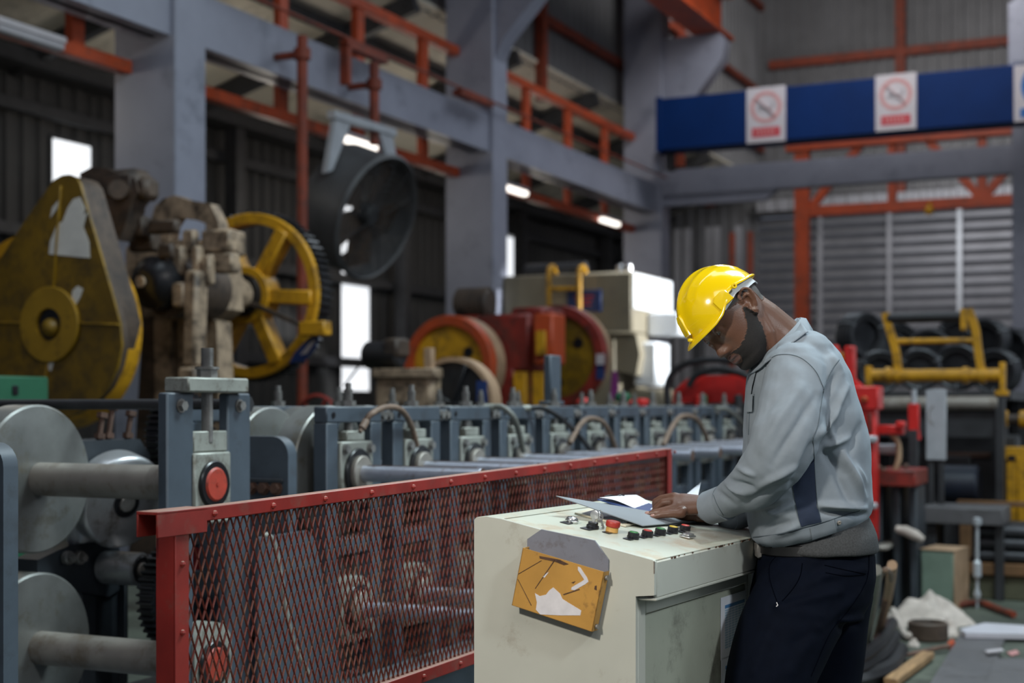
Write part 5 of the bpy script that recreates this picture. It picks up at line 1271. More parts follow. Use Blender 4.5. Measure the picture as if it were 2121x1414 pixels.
# pale steel table behind
q = fac(2005, 1065, 10.2)
t = thing('steel_table', 'grey steel table top beside the yellow box post', 'table', (q.x, q.y, 0), RB)
g = G(); g.box(-.30, .26, -.2, .3, q.z-.06, q.z+.06, .008); g.build('table_top', 'plate', t)
for x in (-.26, .2): g = G(); g.box(x, x+.06, -.15, .25, 0, q.z-.06); g.build('leg', 'steel_dark', t)
q = onu(1985, 1005, UQ-.62); g = G(); g.cyl((-.14, 0, 0), (.16, 0, 0), .16, n=28, c=.02)
o = tag(place(g.build('drum', 'drum_navy'), (q.x, q.y, q.z), RB), 'dark navy drum lying behind the grey steel table', 'drum')
g = G(); g.box(-.12, .14, -.12, .12, -q.z, -.13); g.build('cradle', 'steel_dark', o)
g = G(); g.box(-.2, .5, -.05, .05, -.02, .02, .004); q = fac(2040, 1042, 10.9); g.box(-.18, -.1, -.05, .05, -q.z, -.02); g.box(.4, .48, -.05, .05, -q.z, -.02)
tag(place(g.build('timber_rail', 'timber'), (q.x, q.y, q.z), RB), 'rusty rail behind the grey steel table', 'rail')
# rear dark machinery mass
q = onu(1990, 930, UQ-.20); g = G(); g.box(-.55, .45, -.12, .12, 0, q.z+.12, .02); g.box(-.3, .1, -.2, -.12, q.z-.2, q.z-.05, .01)
o = tag(place(g.build('gearbox', 'steel_dark'), (q.x, q.y, 0), RB), 'dark gearbox below the uncoiler roller', 'gearbox')
g = G(); g.box(-.2, .25, -.17, -.11, q.z-.06, q.z-.02); g.build('rusty_strip', 'rust', o)
# plates, board and litter
def floor_poly(px, th, nm, mk_, lab, cat, z0=0.003):
    P = [fl(x, y, z0+th) for x, y in px]; c_ = sum(P, Vector())/len(P)
    g = G(); g.prism([(q.x-c_.x, q.y-c_.y) for q in P], z0, z0+th, 'xy'); o = place(g.build(nm, mk_), (c_.x, c_.y, 0)); return tag(o, lab, cat)
floor_poly([(1988, 1314), (2083, 1317), (2045, 1420), (1905, 1450)], .012, 'steel_plate', 'plate', 'grey steel floor plate reaching toward the white board', 'plate')
floor_poly([(2062, 1362), (2180, 1364), (2180, 1470), (2025, 1470)], .012, 'steel_plate', 'plate', 'second grey steel floor plate in the corner beyond the first', 'plate', .017)
floor_poly([(1988, 1302), (2040, 1289), (2115, 1294), (2180, 1300), (2180, 1314), (2000, 1310)], .03, 'white_board', 'white_board', 'white board lying across the grey floor plates', 'board', .02)
floor_poly([(2040, 1346), (2075, 1342), (2080, 1346), (2045, 1350)], .006, 'paper_scrap', 'sign_white', 'pale paper scrap on the grey floor plate', 'scrap', .035)
floor_poly([(2085, 1350), (2105, 1345), (2112, 1352), (2095, 1357)], .006, 'paper_scrap', 'sign_pink', 'pinkish paper scrap past the grey floor plate', 'scrap')
floor_poly([(1962, 1330), (1972, 1322), (1978, 1328), (1968, 1336)], .03, 'orange_cap', 'orange', 'small orange cap by the grey floor plate', 'cap')
a2, b2 = fl(1845, 1412, .03), fl(1922, 1356, .03); g = G(); g.bar(a2, b2, .07, .04, .006); o = g.build('wood_batten', 'wood'); o.rotation_euler = (0, 0, ROT); tag(o, 'short worn wooden batten on the green floor', 'batten')
def rope(pts, r, nm, mk_, lab, cat):
    g = G(); g.tube(curve([fl(x, y, z) for x, y, z in pts], 8), r, 8); o = g.build(nm, mk_); o.rotation_euler = (0, 0, ROT); return tag(o, lab, cat)
rope([(1760, 1375, .03), (1850, 1362, .03), (1930, 1345, .03), (1965, 1338, .03)], .014, 'iron_rod', 'rust', 'thin rusty rod lying across the litter', 'rod')
rope([(1980, 1252, .03), (2030, 1248, .03), (2070, 1262, .03), (2100, 1272, .03)], .022, 'red_strap', 'orange_dull', 'orange red strap on the floor before the olive block', 'strap')
for k, (pts, r, mk_, lab) in enumerate(([[(1760, 1408, .05), (1800, 1400, .05), (1845, 1380, .05), (1865, 1345, .05)], .045, 'rubber', 'thick black hose end lowest in the hose heap'], [[(1755, 1390, .10), (1790, 1378, .10), (1830, 1350, .10), (1852, 1318, .10)], .04, 'rubber', 'black hose lying second in the hose heap'],
        [[(1765, 1370, .14), (1800, 1350, .15), (1830, 1322, .15), (1848, 1290, .12)], .036, 'rubber', 'black hose lying topmost in the hose heap'], [[(1788, 1365, .04), (1800, 1300, .25), (1812, 1230, .55), (1815, 1180, .75)], .022, 'hose_grey', 'grey green pipe leaning up from the hose heap'],
        [[(1815, 1330, .06), (1830, 1275, .25), (1842, 1220, .5), (1848, 1170, .7)], .022, 'tan', 'rusty tan pipe leaning beside the grey green pipe'], [[(1808, 1340, .06), (1822, 1290, .22), (1835, 1240, .42)], .016, 'rust', 'short rusty pipe leaning between the two leaning pipes'],
        [[(1822, 1200, .6), (1828, 1185, .68), (1838, 1180, .7), (1846, 1195, .62), (1842, 1230, .42)], .012, 'hose_brown', 'tan hose loop at the top of the leaning pipes'], [[(1850, 1262, .1), (1862, 1290, .06), (1880, 1318, .03), (1890, 1300, .05), (1905, 1285, .07)], .018, 'cloth', 'pale cord trailing from the crumpled cloth'])):
    rope(pts, r, 'hose', mk_, lab, 'hose')
random.seed(11)
def cloth_heap(px, py, rx, ry, h, nm, mk_, lab, cat, seed):
    p = fl(px, py); g = G(); n_, m_ = 36, 14; rings = []
    for i in range(m_+1):
        s_ = 1-i/m_*.98; r_ = []
        for k in range(n_):
            t = 2*math.pi*k/n_; q = Vector((math.cos(t)*s_, math.sin(t)*s_, seed))
            w_ = 1+.28*noise.noise(q*1.7)
            r_.append(Vector((rx*s_*w_*math.cos(t), ry*s_*w_*math.sin(t), h*(1-s_**2.2)*(.75+.6*noise.noise(q*2.6))+.018*abs(noise.noise(q*6))*(i > 0))))
        rings.append(r_)
    g.loft(rings); tag(place(g.build(nm, mk_), (p.x, p.y, .002), RB), lab, cat)
cloth_heap(1918, 1290, .26, .24, .20, 'crumpled_cloth', 'cloth', 'crumpled cream cloth heaped on the floor', 'cloth', 1.3)
cloth_heap(1962, 1316, .07, .09, .10, 'cloth_bundle', 'cloth', 'small cream cloth bundle beside the heaped cloth', 'cloth', 4.2)
cloth_heap(1893, 1338, .035, .04, .04, 'paper_wad', 'cloth', 'tiny crumpled paper wad by the hose heap', 'scrap', 7.7)
p = fl(1922, 1325); g = G(); g.lathe([(.10, 0), (.115, .01), (.115, .10), (.10, .11), (.09, .10), (.09, .02)], (0, 0, 0), (0, 0, 1), 28); tag(place(g.build('basin', 'cast_brown'), (p.x, p.y, 0)), 'shallow brown basin before the heaped cloth', 'basin')
q = Rp(1884, 1105, .26)+Vector(OR)
g = G(); g.tube([Vector((0, .09, .03)), Vector((0, .03, .02)), Vector((0, -.04, -.01)), Vector((0, -.09, -.04))], [.022, .034, .036, .022], 10)
o = tag(place(g.build('rag', 'cloth'), (q.x, q.y, q.z)), 'cream rag stuck on the dark feeder legs', 'rag')
# ================================================================== the operator
XM, YM, K = .786, 3.68, 1.073
OM = Vector((XM, YM, 0))
def mp(px, py, dy=0.0): return ray(px, py, YM+dy)-OM
def surf(name, gg, vox, smooth, mats, parent, disp=None):
    # one continuous skin grown over the laid-out limbs, then relaxed
    tmp = bpy.data.objects.new('tmp', gg.mesh('tmp', mats)); C.objects.link(tmp)
    md = tmp.modifiers.new('r', 'REMESH'); md.mode = 'VOXEL'; md.voxel_size = vox
    dg = bpy.context.evaluated_depsgraph_get(); dg.update()
    me = bpy.data.meshes.new_from_object(tmp.evaluated_get(dg)); bpy.data.objects.remove(tmp)
    n = len(me.vertices); co_ = np.empty(n*3); me.vertices.foreach_get('co', co_); co_ = co_.reshape(-1, 3)
    e = np.empty(len(me.edges)*2, dtype=np.int64); me.edges.foreach_get('vertices', e); e = e.reshape(-1, 2)
    deg = np.bincount(e.ravel(), minlength=n).astype(float)[:, None]; deg[deg == 0] = 1
    def relax(c, it, f=.5):
        for _ in range(it):
            a = np.zeros_like(c)
            for k in range(3): a[:, k] = np.bincount(e[:, 0], c[e[:, 1], k], n)+np.bincount(e[:, 1], c[e[:, 0], k], n)
            c = c+f*(a/deg-c)
        return c
    co_ = relax(co_, smooth)
    me.vertices.foreach_set('co', co_.ravel()); me.update()
    if disp:
        nv = np.empty(n*3); me.vertices.foreach_get('normal', nv); nv = nv.reshape(-1, 3)
        co_ = co_+nv*disp(co_, nv)[:, None]; co_ = relax(co_, 1, .35)
        me.vertices.foreach_set('co', co_.ravel())
    me.name = name
    for p in me.polygons: p.use_smooth = True
    me.update()
    o = bpy.data.objects.new(name, me); C.objects.link(o)
    if parent is not None: o.parent = parent
    return o
def projpx(c):                              # model metres -> photo pixels, to lay creases where the cloth has them
    d = c[:, 1]+YM
    return np.stack([CX+(c[:, 0]+XM)/d*F, HZ-(c[:, 2]-H)/d*F], 1)
def sections(g, secs, n=36, ex=2.3, dy=0.0, m=0):
    rings = []
    for s_ in secs:
        (a, b), wd = s_[:2], s_[2]; oy = s_[3] if len(s_) > 3 else dy
        A, B = mp(*a, oy), mp(*b, oy); c = (A+B)/2; h = (A-B)/2; r = []
        for k in range(n):
            t = 2*math.pi*k/n; ct, st = math.cos(t), math.sin(t)
            r.append(c+h*(abs(ct)**(2/ex)*(1 if ct > 0 else -1))+Vector((0, wd*K, 0))*(abs(st)**(2/ex)*(1 if st > 0 else -1)))
        rings.append(r)
    g.loft(rings, m)
def limb(g, pts, n=14, m=0):                # rounded limb through (px, py, dy, radius)
    P = [mp(*p[:3]) for p in pts]; R = [p[3]*K for p in pts]
    Pc = curve(P, 6); Rc = []
    for i in range(len(R)-1):
        for k in range(6): Rc.append(R[i]+(R[i+1]-R[i])*(k/6))
    Rc.append(R[-1]); g.tube(Pc, Rc, n, m); g.ball(P[0], R[0]*.99); g.ball(P[-1], R[-1]*.99)
def caps(g, pts, n=12):                     # chain of knuckled segments through world-space points
    for (p, r), (q, s_) in zip(pts, pts[1:]):
        g.tube([p, q], [r, s_], n); g.ball(p, r, n=n, k=8)
    g.ball(pts[-1][0], pts[-1][1], n=n, k=8)
# ---- head frame
PIT, YAW = math.radians(50), math.radians(24)
f0 = Vector((-math.cos(PIT), 0, -math.sin(PIT))); hu = Vector((-math.sin(PIT), 0, math.cos(PIT)))
hf = f0*math.cos(YAW)+Vector((0, -1, 0))*math.sin(YAW); hl = Vector((0, -1, 0))*math.cos(YAW)-f0*math.sin(YAW)
HC = mp(1521, 659, -.02); HS = 1.05
HT = Matrix(((hf.x, hl.x, hu.x, HC.x), (hf.y, hl.y, hu.y, HC.y), (hf.z, hl.z, hu.z, HC.z), (0, 0, 0, 1))) @ Matrix.Scale(HS, 4)
HTI = HT.inverted()
hp = [(.125, .02, -.02, .012), (.118, .045, -.05, .038), (.10, .068, -.075, .058), (.08, .084, -.088, .069), (.06, .093, -.094, .074), (.045, .096, -.096, .0755), (.03, .092, -.096, .076), (.015, .087, -.095, .0755), (0, .086, -.091, .0745), (-.02, .087, -.082, .072), (-.04, .088, -.070, .0685),
      (-.055, .0895, -.058, .0655), (-.068, .088, -.045, .062), (-.08, .0845, -.030, .057), (-.092, .087, -.012, .050), (-.102, .082, .008, .040), (-.110, .066, .02, .028), (-.114, .05, .03, .014)]
hz = np.array([p[0] for p in hp])[::-1]
def hi_(u, k): return float(np.interp(u, hz, np.array([p[k] for p in hp])[::-1]))
def gs(x, s_): return math.exp(-(x/s_)**2)
def headpt(u, t):
    ff, fb, wd = hi_(u, 1), hi_(u, 2), hi_(u, 3)
    m_, h_ = (ff+fb)/2, (ff-fb)/2
    ct, st = math.cos(t), math.sin(t); ex = 2/2.25
    x = m_+h_*abs(ct)**ex*(1 if ct > 0 else -1); y = wd*abs(st)**ex*(1 if st > 0 else -1)
    if ct > 0:
        ay = abs(y); d = 0
        nh = float(np.interp(u, [-.046, -.040, -.034, -.026, -.016, .0, .016, .028], [0, .006, .019, .0245, .020, .0125, .006, 0]))
        nw = float(np.interp(u, [-.046, -.036, -.026, -.01, .02], [.021, .0205, .0165, .0115, .0095]))
        d += nh*gs(ay, nw)+.007*gs(u+.033, .008)*gs(ay-.0155, .0075)
        d += .0065*gs(u-.041, .010)*(1 if ay < .042 else gs(ay-.042, .014))
        d -= .0115*gs(u-.017, .0125)*gs(ay-.032, .015)
        d += .006*gs(u+.006, .016)*gs(ay-.043, .016)
        d += (.0062*gs(u+.0545, .0048)+.0075*gs(u+.0685, .0056)-.0050*gs(u+.0612, .0024))*gs(ay, .0225)
        d -= .0035*gs(u+.080, .006)*gs(ay, .02)
        d += .004*gs(u+.097, .011)*gs(ay, .02)
        d -= .0025*gs(u+.045, .006)*gs(ay, .004)
        x += d
    return Vector((x, y, u))
g = G(); rings = []
for i in range(120):
    u = .125-.239*i/119
    rings.append([HT @ headpt(u, 2*math.pi*k/120) for k in range(120)])
g.loft(rings)
# upper eyelids
for sd in (1, -1): g.ball(HT @ Vector((.0702, sd*.0325, .0168)), .0146*HS); g.tube(curve([HT @ Vector((f_, sd*l_, u_)) for f_, l_, u_ in ((.076, .0215, .006), (.083, .030, .0025), (.080, .040, .004), (.072, .046, .008))], 4), .0030, 7)
# ears
def ear(sd):
    O_ = Vector((-.008, sd*.0735, .002))
    def E(a, b, c): return HT @ (O_+Vector((a*.92-b*.15, sd*(c+max(0, -a)*.45), b)))
    rim = [(.010, .012, .004), (.012, .024, .007), (.004, .033, .010), (-.009, .034, .013), (-.018, .025, .014), (-.020, .010, .013), (-.016, -.006, .010), (-.009, -.018, .007)]
    P = curve([E(*p) for p in rim], 5); g.tube(P, .0043, 8)
    g.ball(E(-.003, -.023, .005), .0082*HS); g.ball(E(-.001, -.027, .004), .0072*HS)
    inner = [(.001, .019, .006), (-.008, .020, .009), (-.012, .010, .009), (-.010, -.003, .008), (-.003, -.013, .006)]
    g.tube(curve([E(*p) for p in inner], 4), .0036, 7)
    g.ball(E(.010, -.002, .003), .006); g.ball(E(.006, -.014, .003), .005)
    pts = [E(p[0]*.9, p[1]*.95, p[2]*.35) for p in rim]; c_ = E(-.004, .004, .000)
    vs = [c_]+pts+[E(p[0]*.9, p[1]*.95, -.012) for p in rim]+[E(-.004, .004, -.012)]; n = len(pts)
    fs = [(0, i+1, (i+1) % n+1) for i in range(n)]+[(2*n+1, n+1+(i+1) % n, n+1+i) for i in range(n)]+[(i+1, n+1+i, n+1+(i+1) % n, (i+1) % n+1) for i in range(n)]
    g.add(vs, fs)
ear(1); ear(-1)
# neck, trunk, legs under the clothes
def ringaxis(c, ax, r1, r2, side, n=28):
    ax = ax.normalized(); s_ = (side-ax*side.dot(ax)).normalized(); f_ = s_.cross(ax)
    return [c+s_*r1*math.cos(2*math.pi*k/n)+f_*r2*math.sin(2*math.pi*k/n) for k in range(n)]
sd = Vector((0, -1, 0))
nk = [mp(1545, 652, -.015), mp(1572, 672, -.01), mp(1600, 696, -.005), mp(1628, 722, 0), mp(1650, 760, 0)]
g.loft([ringaxis(nk[i], nk[min(i+1, 4)]-nk[max(i-1, 0)], (.057, .058, .061, .070, .11)[i]*K, (.060, .062, .063, .068, .085)[i]*K, sd) for i in range(5)])
g.tube([mp(1560, 640, -.055), mp(1590, 690, -.062), mp(1608, 735, -.05)], [.022, .020, .018], 12)
sections(g, [((1585, 770), (1720, 740), .15), ((1570, 850), (1745, 820), .16), ((1575, 960), (1765, 930), .15), ((1590, 1080), (1775, 1060), .145), ((1590, 1150), (1785, 1150), .15), ((1600, 1220), (1770, 1240), .14)], 28)
def fz(px, py, dy, z=.06): p = mp(px, py, dy); return Vector((p.x, p.y, z))
nleg = [(mp(1675, 1215, -.085), .085), (mp(1592, 1440, -.165), .065), (mp(1588, 1560, -.175), .055), (fz(1604, 1560, -.17, .45), .05), (fz(1630, 1560, -.165, .09), .036), (fz(1550, 1560, -.17, .035), .03)]
fleg = [(mp(1700, 1215, .09), .085), (mp(1712, 1440, .10), .065), (mp(1722, 1560, .10), .055), (fz(1726, 1560, .10, .45), .05), (fz(1738, 1560, .10, .09), .036), (fz(1655, 1560, .09, .035), .03)]
caps(g, nleg); caps(g, fleg)
# arms
caps(g, [(mp(1655, 775, -.16), .045), (mp(1615, 945, -.225), .04), (mp(1545, 1018, -.11), .036), (mp(1478, 1050, .0), .027)])
caps(g, [(mp(1650, 775, .16), .045), (mp(1610, 930, .23), .04), (mp(1560, 1030, .18), .036), (mp(1508, 1068, .12), .026)])
# near (left) hand: back of the hand up, knuckles bent, little and ring finger lying on the folder
HO = .135
def hp_(px, py, dy): return mp(px, py, dy+HO)
W_ = hp_(1466, 1048, -.125)
def poly(rs): g.loft(rs)
wr = [(1478, 1050, -.135), (1460, 1047, -.125), (1440, 1045, -.118), (1415, 1044, -.112), (1393, 1044, -.108)]
rr_ = []
for i, (px, py, dy) in enumerate(wr):
    c_ = hp_(px, py, dy); A_ = (.029, .029, .036, .041, .039)[i]; B_ = (.0225, .0205, .0205, .020, .0178)[i]
    k_ = Vector((0, .72, .45)).normalized() if i > 0 else Vector((0, .8, .3)).normalized()   # across the knuckles, thumb side far and high
    ax_ = (hp_(*wr[min(i+1, 4)])-hp_(*wr[max(i-1, 0)])).normalized(); k_ = (k_-ax_*k_.dot(ax_)).normalized(); f_ = k_.cross(ax_)
    rr_.append([c_+k_*A_*math.cos(2*math.pi*k/20)+f_*B_*math.sin(2*math.pi*k/20) for k in range(20)])
g.loft(rr_)
NAILS = []
def finger(pts, rad):
    P = [hp_(*p) for p in pts]; rad = [r*1.1 for r in rad]; caps(g, list(zip(P, rad)), 12)
    NAILS.append((P[-2], P[-1], rad[-1]))
finger([(1412, 1063, -.150), (1390, 1064, -.150), (1370, 1066, -.148), (1354, 1070, -.146)], [.0115, .0098, .0086, .0074])                     # little
finger([(1405, 1052, -.130), (1382, 1056, -.128), (1360, 1061, -.124), (1343, 1065, -.121)], [.0125, .0106, .0092, .0078])                     # ring
finger([(1396, 1040, -.108), (1374, 1041, -.098), (1361, 1052, -.092), (1352, 1064, -.088)], [.0130, .0108, .0094, .0080])                     # middle
finger([(1396, 1030, -.086), (1371, 1033, -.070), (1358, 1039, -.064), (1357, 1054, -.060)], [.0128, .0106, .0092, .0080])                     # index
finger([(1440, 1048, -.090), (1420, 1060, -.068), (1400, 1068, -.060), (1386, 1071, -.058)], [.0150, .0120, .0104, .0090])                     # thumb
for px, py, dy in ((1396, 1040, -.108), (1400, 1031, -.088), (1406, 1050, -.128), (1413, 1061, -.148)): g.ball(hp_(px, py-2, dy), .0125)
# far (right) hand resting flat beyond it
HO = .125
rr_ = []
for i, (px, py, dy) in enumerate([(1508, 1068, .02), (1490, 1068, .0), (1465, 1069, -.02), (1440, 1069, -.03)]):
    c_ = hp_(px, py, dy); A_ = (.026, .030, .038, .038)[i]; B_ = (.022, .018, .016, .014)[i]
    rr_.append([c_+Vector((0, 1, .1))*A_*math.cos(2*math.pi*k/18)+Vector((0, 0, 1))*B_*math.sin(2*math.pi*k/18) for k in range(18)])
g.loft(rr_)
for k, (oy, l_) in enumerate(((-.052, .8), (-.035, .95), (-.015, 1.0), (.004, .9))):
    finger([(1440, 1069, oy), (1440-22*l_, 1070, oy+.002), (1440-40*l_, 1072, oy+.003), (1440-55*l_, 1075, oy+.004)], [.011, .0095, .0085, .0075])
finger([(1475, 1068, .02), (1458, 1072, .035), (1442, 1076, .045), (1430, 1078, .05)], [.014, .012, .0105, .009])

man = thing('person', 'man in grey work jacket and yellow hard hat bending over the console papers', 'person', tuple(OM), 0, world=True)
body = surf('body', g, .0030, 3, 'skin', man)
# skin tones of lips and nails, hair, beard and brows are shells lifted off the same body
bme = body.data
def shell(name, pred, off, mk_, thick=False, label=None, lim=None, sm=0):
    vs = [v.co.copy() for v in bme.vertices] if not hasattr(shell, 'cv') else shell.cv
    shell.cv = vs
    nv = [v.normal.copy() for v in bme.vertices] if not hasattr(shell, 'nv') else shell.nv
    shell.nv = nv
    if not hasattr(shell, 'loc'): shell.loc = np.array([tuple(HTI @ v) for v in vs])
    L_ = shell.loc; near = (np.abs(L_) < .17).all(1)
    ok = np.zeros(len(vs), bool); idx = np.where(near)[0]
    for i in idx: ok[i] = pred(*L_[i])
    if not hasattr(shell, 'pl'):
        shell.pl = [tuple(p.vertices) for p in bme.polygons if near[p.vertices[0]]]
    bm = bmesh.new(); mp_ = {}
    for p in shell.pl:                          # every face that touches the region, cut finer so that its edge is crisp
        if any(ok[i] for i in p):
            for i in p:
                if i not in mp_: mp_[i] = bm.verts.new(vs[i])
            bm.faces.new([mp_[i] for i in p])
    bmesh.ops.subdivide_edges(bm, edges=bm.edges[:], cuts=2, use_grid_fill=True, smooth=.4)
    bm.normal_update()
    keep = {v: pred(*(HTI @ v.co)) for v in bm.verts}
    bmesh.ops.delete(bm, geom=[f for f in bm.faces if sum(keep[v] for v in f.verts) < 3], context='FACES')
    for v in bm.verts: v.co = v.co+v.normal*(off*.25 if v.is_boundary else off)
    ring = {v: 0 for v in bm.verts if v.is_boundary}; front = list(ring)
    for d_ in range(1, 9):
        nx = []
        for v in front:
            for e_ in v.link_edges:
                w_ = e_.other_vert(v)
                if w_ not in ring: ring[w_] = d_; nx.append(w_)
        front = nx
    bm.verts.ensure_lookup_table(); cov = [min(1.0, ring.get(v, 8)/8) for v in bm.verts]
    me = bpy.data.meshes.new(name); bm.to_mesh(me); bm.free(); me.materials.append(M[mk_])
    at = me.attributes.new('cover', 'FLOAT', 'POINT'); at.data.foreach_set('value', cov)
    for p in me.polygons: p.use_smooth = True
    o = bpy.data.objects.new(name, me); C.objects.link(o); o.parent = man
    if label: o['label'] = label
    return o
def nz(f, l, u, s_): return noise.noise(Vector((f, l, u))*s_)
def isbeard(f, l, u):
    al = abs(l)
    if u > .012 or u < -.135 or f < -.03: return False
    j = nz(f, l, u, 220)*.0035
    top = float(np.interp(f, [.0, .012, .03, .045, .06, .08, .1], [.012, .008, -.020, -.032, -.041, -.045, -.045]))
    if f > .072 and al < .027:                      # moustache and chin, lips left free
        if al < .024*max(0.0, 1-((u+.0615)/.0150)**2)**.5: return False
        return u < -.0425+j
    back = float(np.interp(u, [-.13, -.09, -.06, -.03, 0, .012], [.045, .022, .006, -.004, .002, .006]))
    return u < top+j and f > back+j
shell('beard', isbeard, .0010, 'beard', label='short black full beard')
shell('hair', lambda f, l, u: (u > (.020 if f < .0 else .020+f*.28)+nz(f, l, u, 250)*.003 and f < .065 and not (abs(l) > .083)) or (f < -.05 and u > -.022+nz(f, l, u, 250)*.004), .0010, 'hair', label='closely cropped dark hair')
shell('eyebrow', lambda f, l, u: f > .06 and .012 < abs(l) < .052 and abs(u-(.0365+.004*math.sin((abs(l)-.012)/.04*2.6))) < .0042+nz(f, l, u, 300)*.0012, .0012, 'beard')
shell('lips', lambda f, l, u: f > .08 and abs(u+.0615) < .0135*max(0.0, 1-(l/.025)**2)**.5, .0006, 'skin_lip')
for sd_ in (1, -1):
    g = G(); c_ = HT @ Vector((.0712, sd_*.0325, .0122)); g.ball(c_, .0127*HS, n=20, k=14); e_ = g.build('eye', 'eye', man)
    g = G(); d = (HT.to_3x3() @ Vector((.86, -sd_*.02, -.50))).normalized(); g.lathe([(.0058, 0), (.004, .0012), (0, .0018)], c_+d*.0116*HS, d, 20); g.build('iris', 'iris', e_)
for a_, b_, r_ in NAILS[:2]:
    d = (b_-a_).normalized(); nrm = (Vector((0, -.6, .8))-d*d.dot(Vector((0, -.6, .8)))).normalized(); s_ = d.cross(nrm)
    g = G(); c_ = b_+nrm*r_*.78+d*r_*.25; g.ball((0, 0, 0), 1, n=12, k=8, T=Matrix(((d.x*r_*.75, s_.x*r_*.62, nrm.x*r_*.26, c_.x), (d.y*r_*.75, s_.y*r_*.62, nrm.y*r_*.26, c_.y), (d.z*r_*.75, s_.z*r_*.62, nrm.z*r_*.26, c_.z), (0, 0, 0, 1))))
    g.build('fingernail', 'nail', man)

# ---- jacket
g = G()
TORSO = [((1580, 1130), (1785, 1072), .155), ((1560, 1118), (1797, 1055), .172), ((1553, 1085), (1800, 1030), .185), ((1549, 1040), (1798, 985), .19), ((1545, 990), (1793, 938), .195), ((1543, 940), (1785, 890), .20),
             ((1545, 890), (1775, 845), .205), ((1548, 845), (1763, 805), .205), ((1550, 805), (1750, 768), .20), ((1553, 778), (1733, 735), .185), ((1560, 760), (1712, 706), .150), ((1572, 752), (1690, 690), .105)]
sections(g, TORSO, 40, 2.4)
NS = [(1652, 772, -.150, .074), (1640, 840, -.200, .079), (1626, 905, -.235, .077), (1600, 962, -.225, .070), (1560, 1003, -.150, .056), (1520, 1030, -.070, .044), (1488, 1046, -.015, .039), (1473, 1050, .005, .0395)]
limb(g, NS, 24)
g.ball(mp(1668, 745, -.11), .077)
FS = [(1648, 772, .15, .074), (1630, 850, .20, .077), (1610, 930, .22, .072), (1585, 1000, .21, .060), (1556, 1045, .17, .048), (1530, 1062, .14, .040), (1512, 1068, .12, .037)]
limb(g, FS, 20); g.ball(mp(1665, 745, .11), .077)
FOLDS = [  # (x0,y0,x1,y1,height,width) creases in the cloth
    (1690, 905, 1640, 1010, -.006, 9), (1735, 850, 1690, 910, .007, 10), (1760, 905, 1700, 930, .007, 9), (1700, 925, 1745, 980, -.007, 12), (1745, 935, 1790, 1030, .009, 10), (1725, 960, 1765, 1050, -.006, 12),
    (1700, 1046, 1790, 1052, .010, 9), (1700, 1060, 1795, 1066, -.007, 8), (1735, 770, 1705, 830, -.005, 10), (1755, 800, 1722, 870, .005, 9), (1720, 730, 1745, 770, .004, 9),
    (1660, 800, 1575, 930, .004, 14), (1690, 820, 1600, 960, -.004, 12), (1640, 780, 1568, 870, -.003, 14),
    (1520, 962, 1560, 985, .006, 7), (1505, 990, 1560, 1012, -.007, 8), (1500, 998, 1545, 1022, .008, 6), (1478, 1008, 1520, 1045, -.004, 8), (1640, 1000, 1540, 1040, -.005, 9), (1655, 965, 1570, 1010, .005, 10), (1630, 1030, 1550, 1055, .004, 8),
    (1590, 1075, 1650, 1040, .005, 10), (1570, 1100, 1640, 1080, -.005, 10), (1600, 1110, 1660, 1085, .004, 9), (1575, 1060, 1620, 1065, .004, 9), (1770, 960, 1792, 1000, .005, 8), (1780, 880, 1760, 940, -.004, 8), (1710, 870, 1730, 920, .004, 8)]
def jdisp(c, nv):
    P = projpx(c); d = np.zeros(len(c)); face = np.clip(-nv[:, 1]*1.5+.2, 0, 1)
    for x0, y0, x1, y1, h_, w_ in FOLDS:
        a = np.array([x0, y0]); b = np.array([x1, y1]); ab = b-a; t = np.clip(((P-a)@ab)/(ab@ab), 0, 1)
        q = a+t[:, None]*ab; r = np.linalg.norm(P-q, axis=1); d += 2.3*h_*np.exp(-(r/(w_*.75))**2)*np.sin(np.pi*np.clip(t*.8+.1, 0, 1))*face
    wob = np.array([noise.noise(Vector(p)*9)*.0045+noise.noise(Vector((p[0]*24+p[2]*14, p[1]*18, p[2]*15-p[0]*10)))*.0034 for p in c])
    return d+wob
jk = surf('jacket', g, .0042, 4, 'jacket', man, jdisp)
tree = BVHTree.FromObject(jk, bpy.context.evaluated_depsgraph_get())
tree = BVHTree.FromPolygons([v.co.copy() for v in jk.data.vertices], [tuple(p.vertices) for p in jk.data.polygons])
eye_ = Vector((0, 0, H))-OM
gt = G(); sections(gt, TORSO, 40, 2.4); ttree = BVHTree.FromPolygons(gt.v, gt.f)
def onj(px, py, off=.0012, tr=None):
    d = (mp(px, py, 0)-eye_).normalized()
    if tr == 'torso':                        # the trunk, also where the sleeve hangs before it
        h = ttree.ray_cast(eye_, d)
        if h[0] is None: return None
        q, n_, _, _ = tree.find_nearest(h[0]); return q+n_*off*(1 if n_.dot(d) < .2 else -1)
    d = (mp(px, py, 0)-eye_).normalized(); h = (tr or tree).ray_cast(eye_, d)
    if h[0] is None: return None
    return h[0]+h[1]*off*(1 if h[1].dot(d) < 0 else -1)
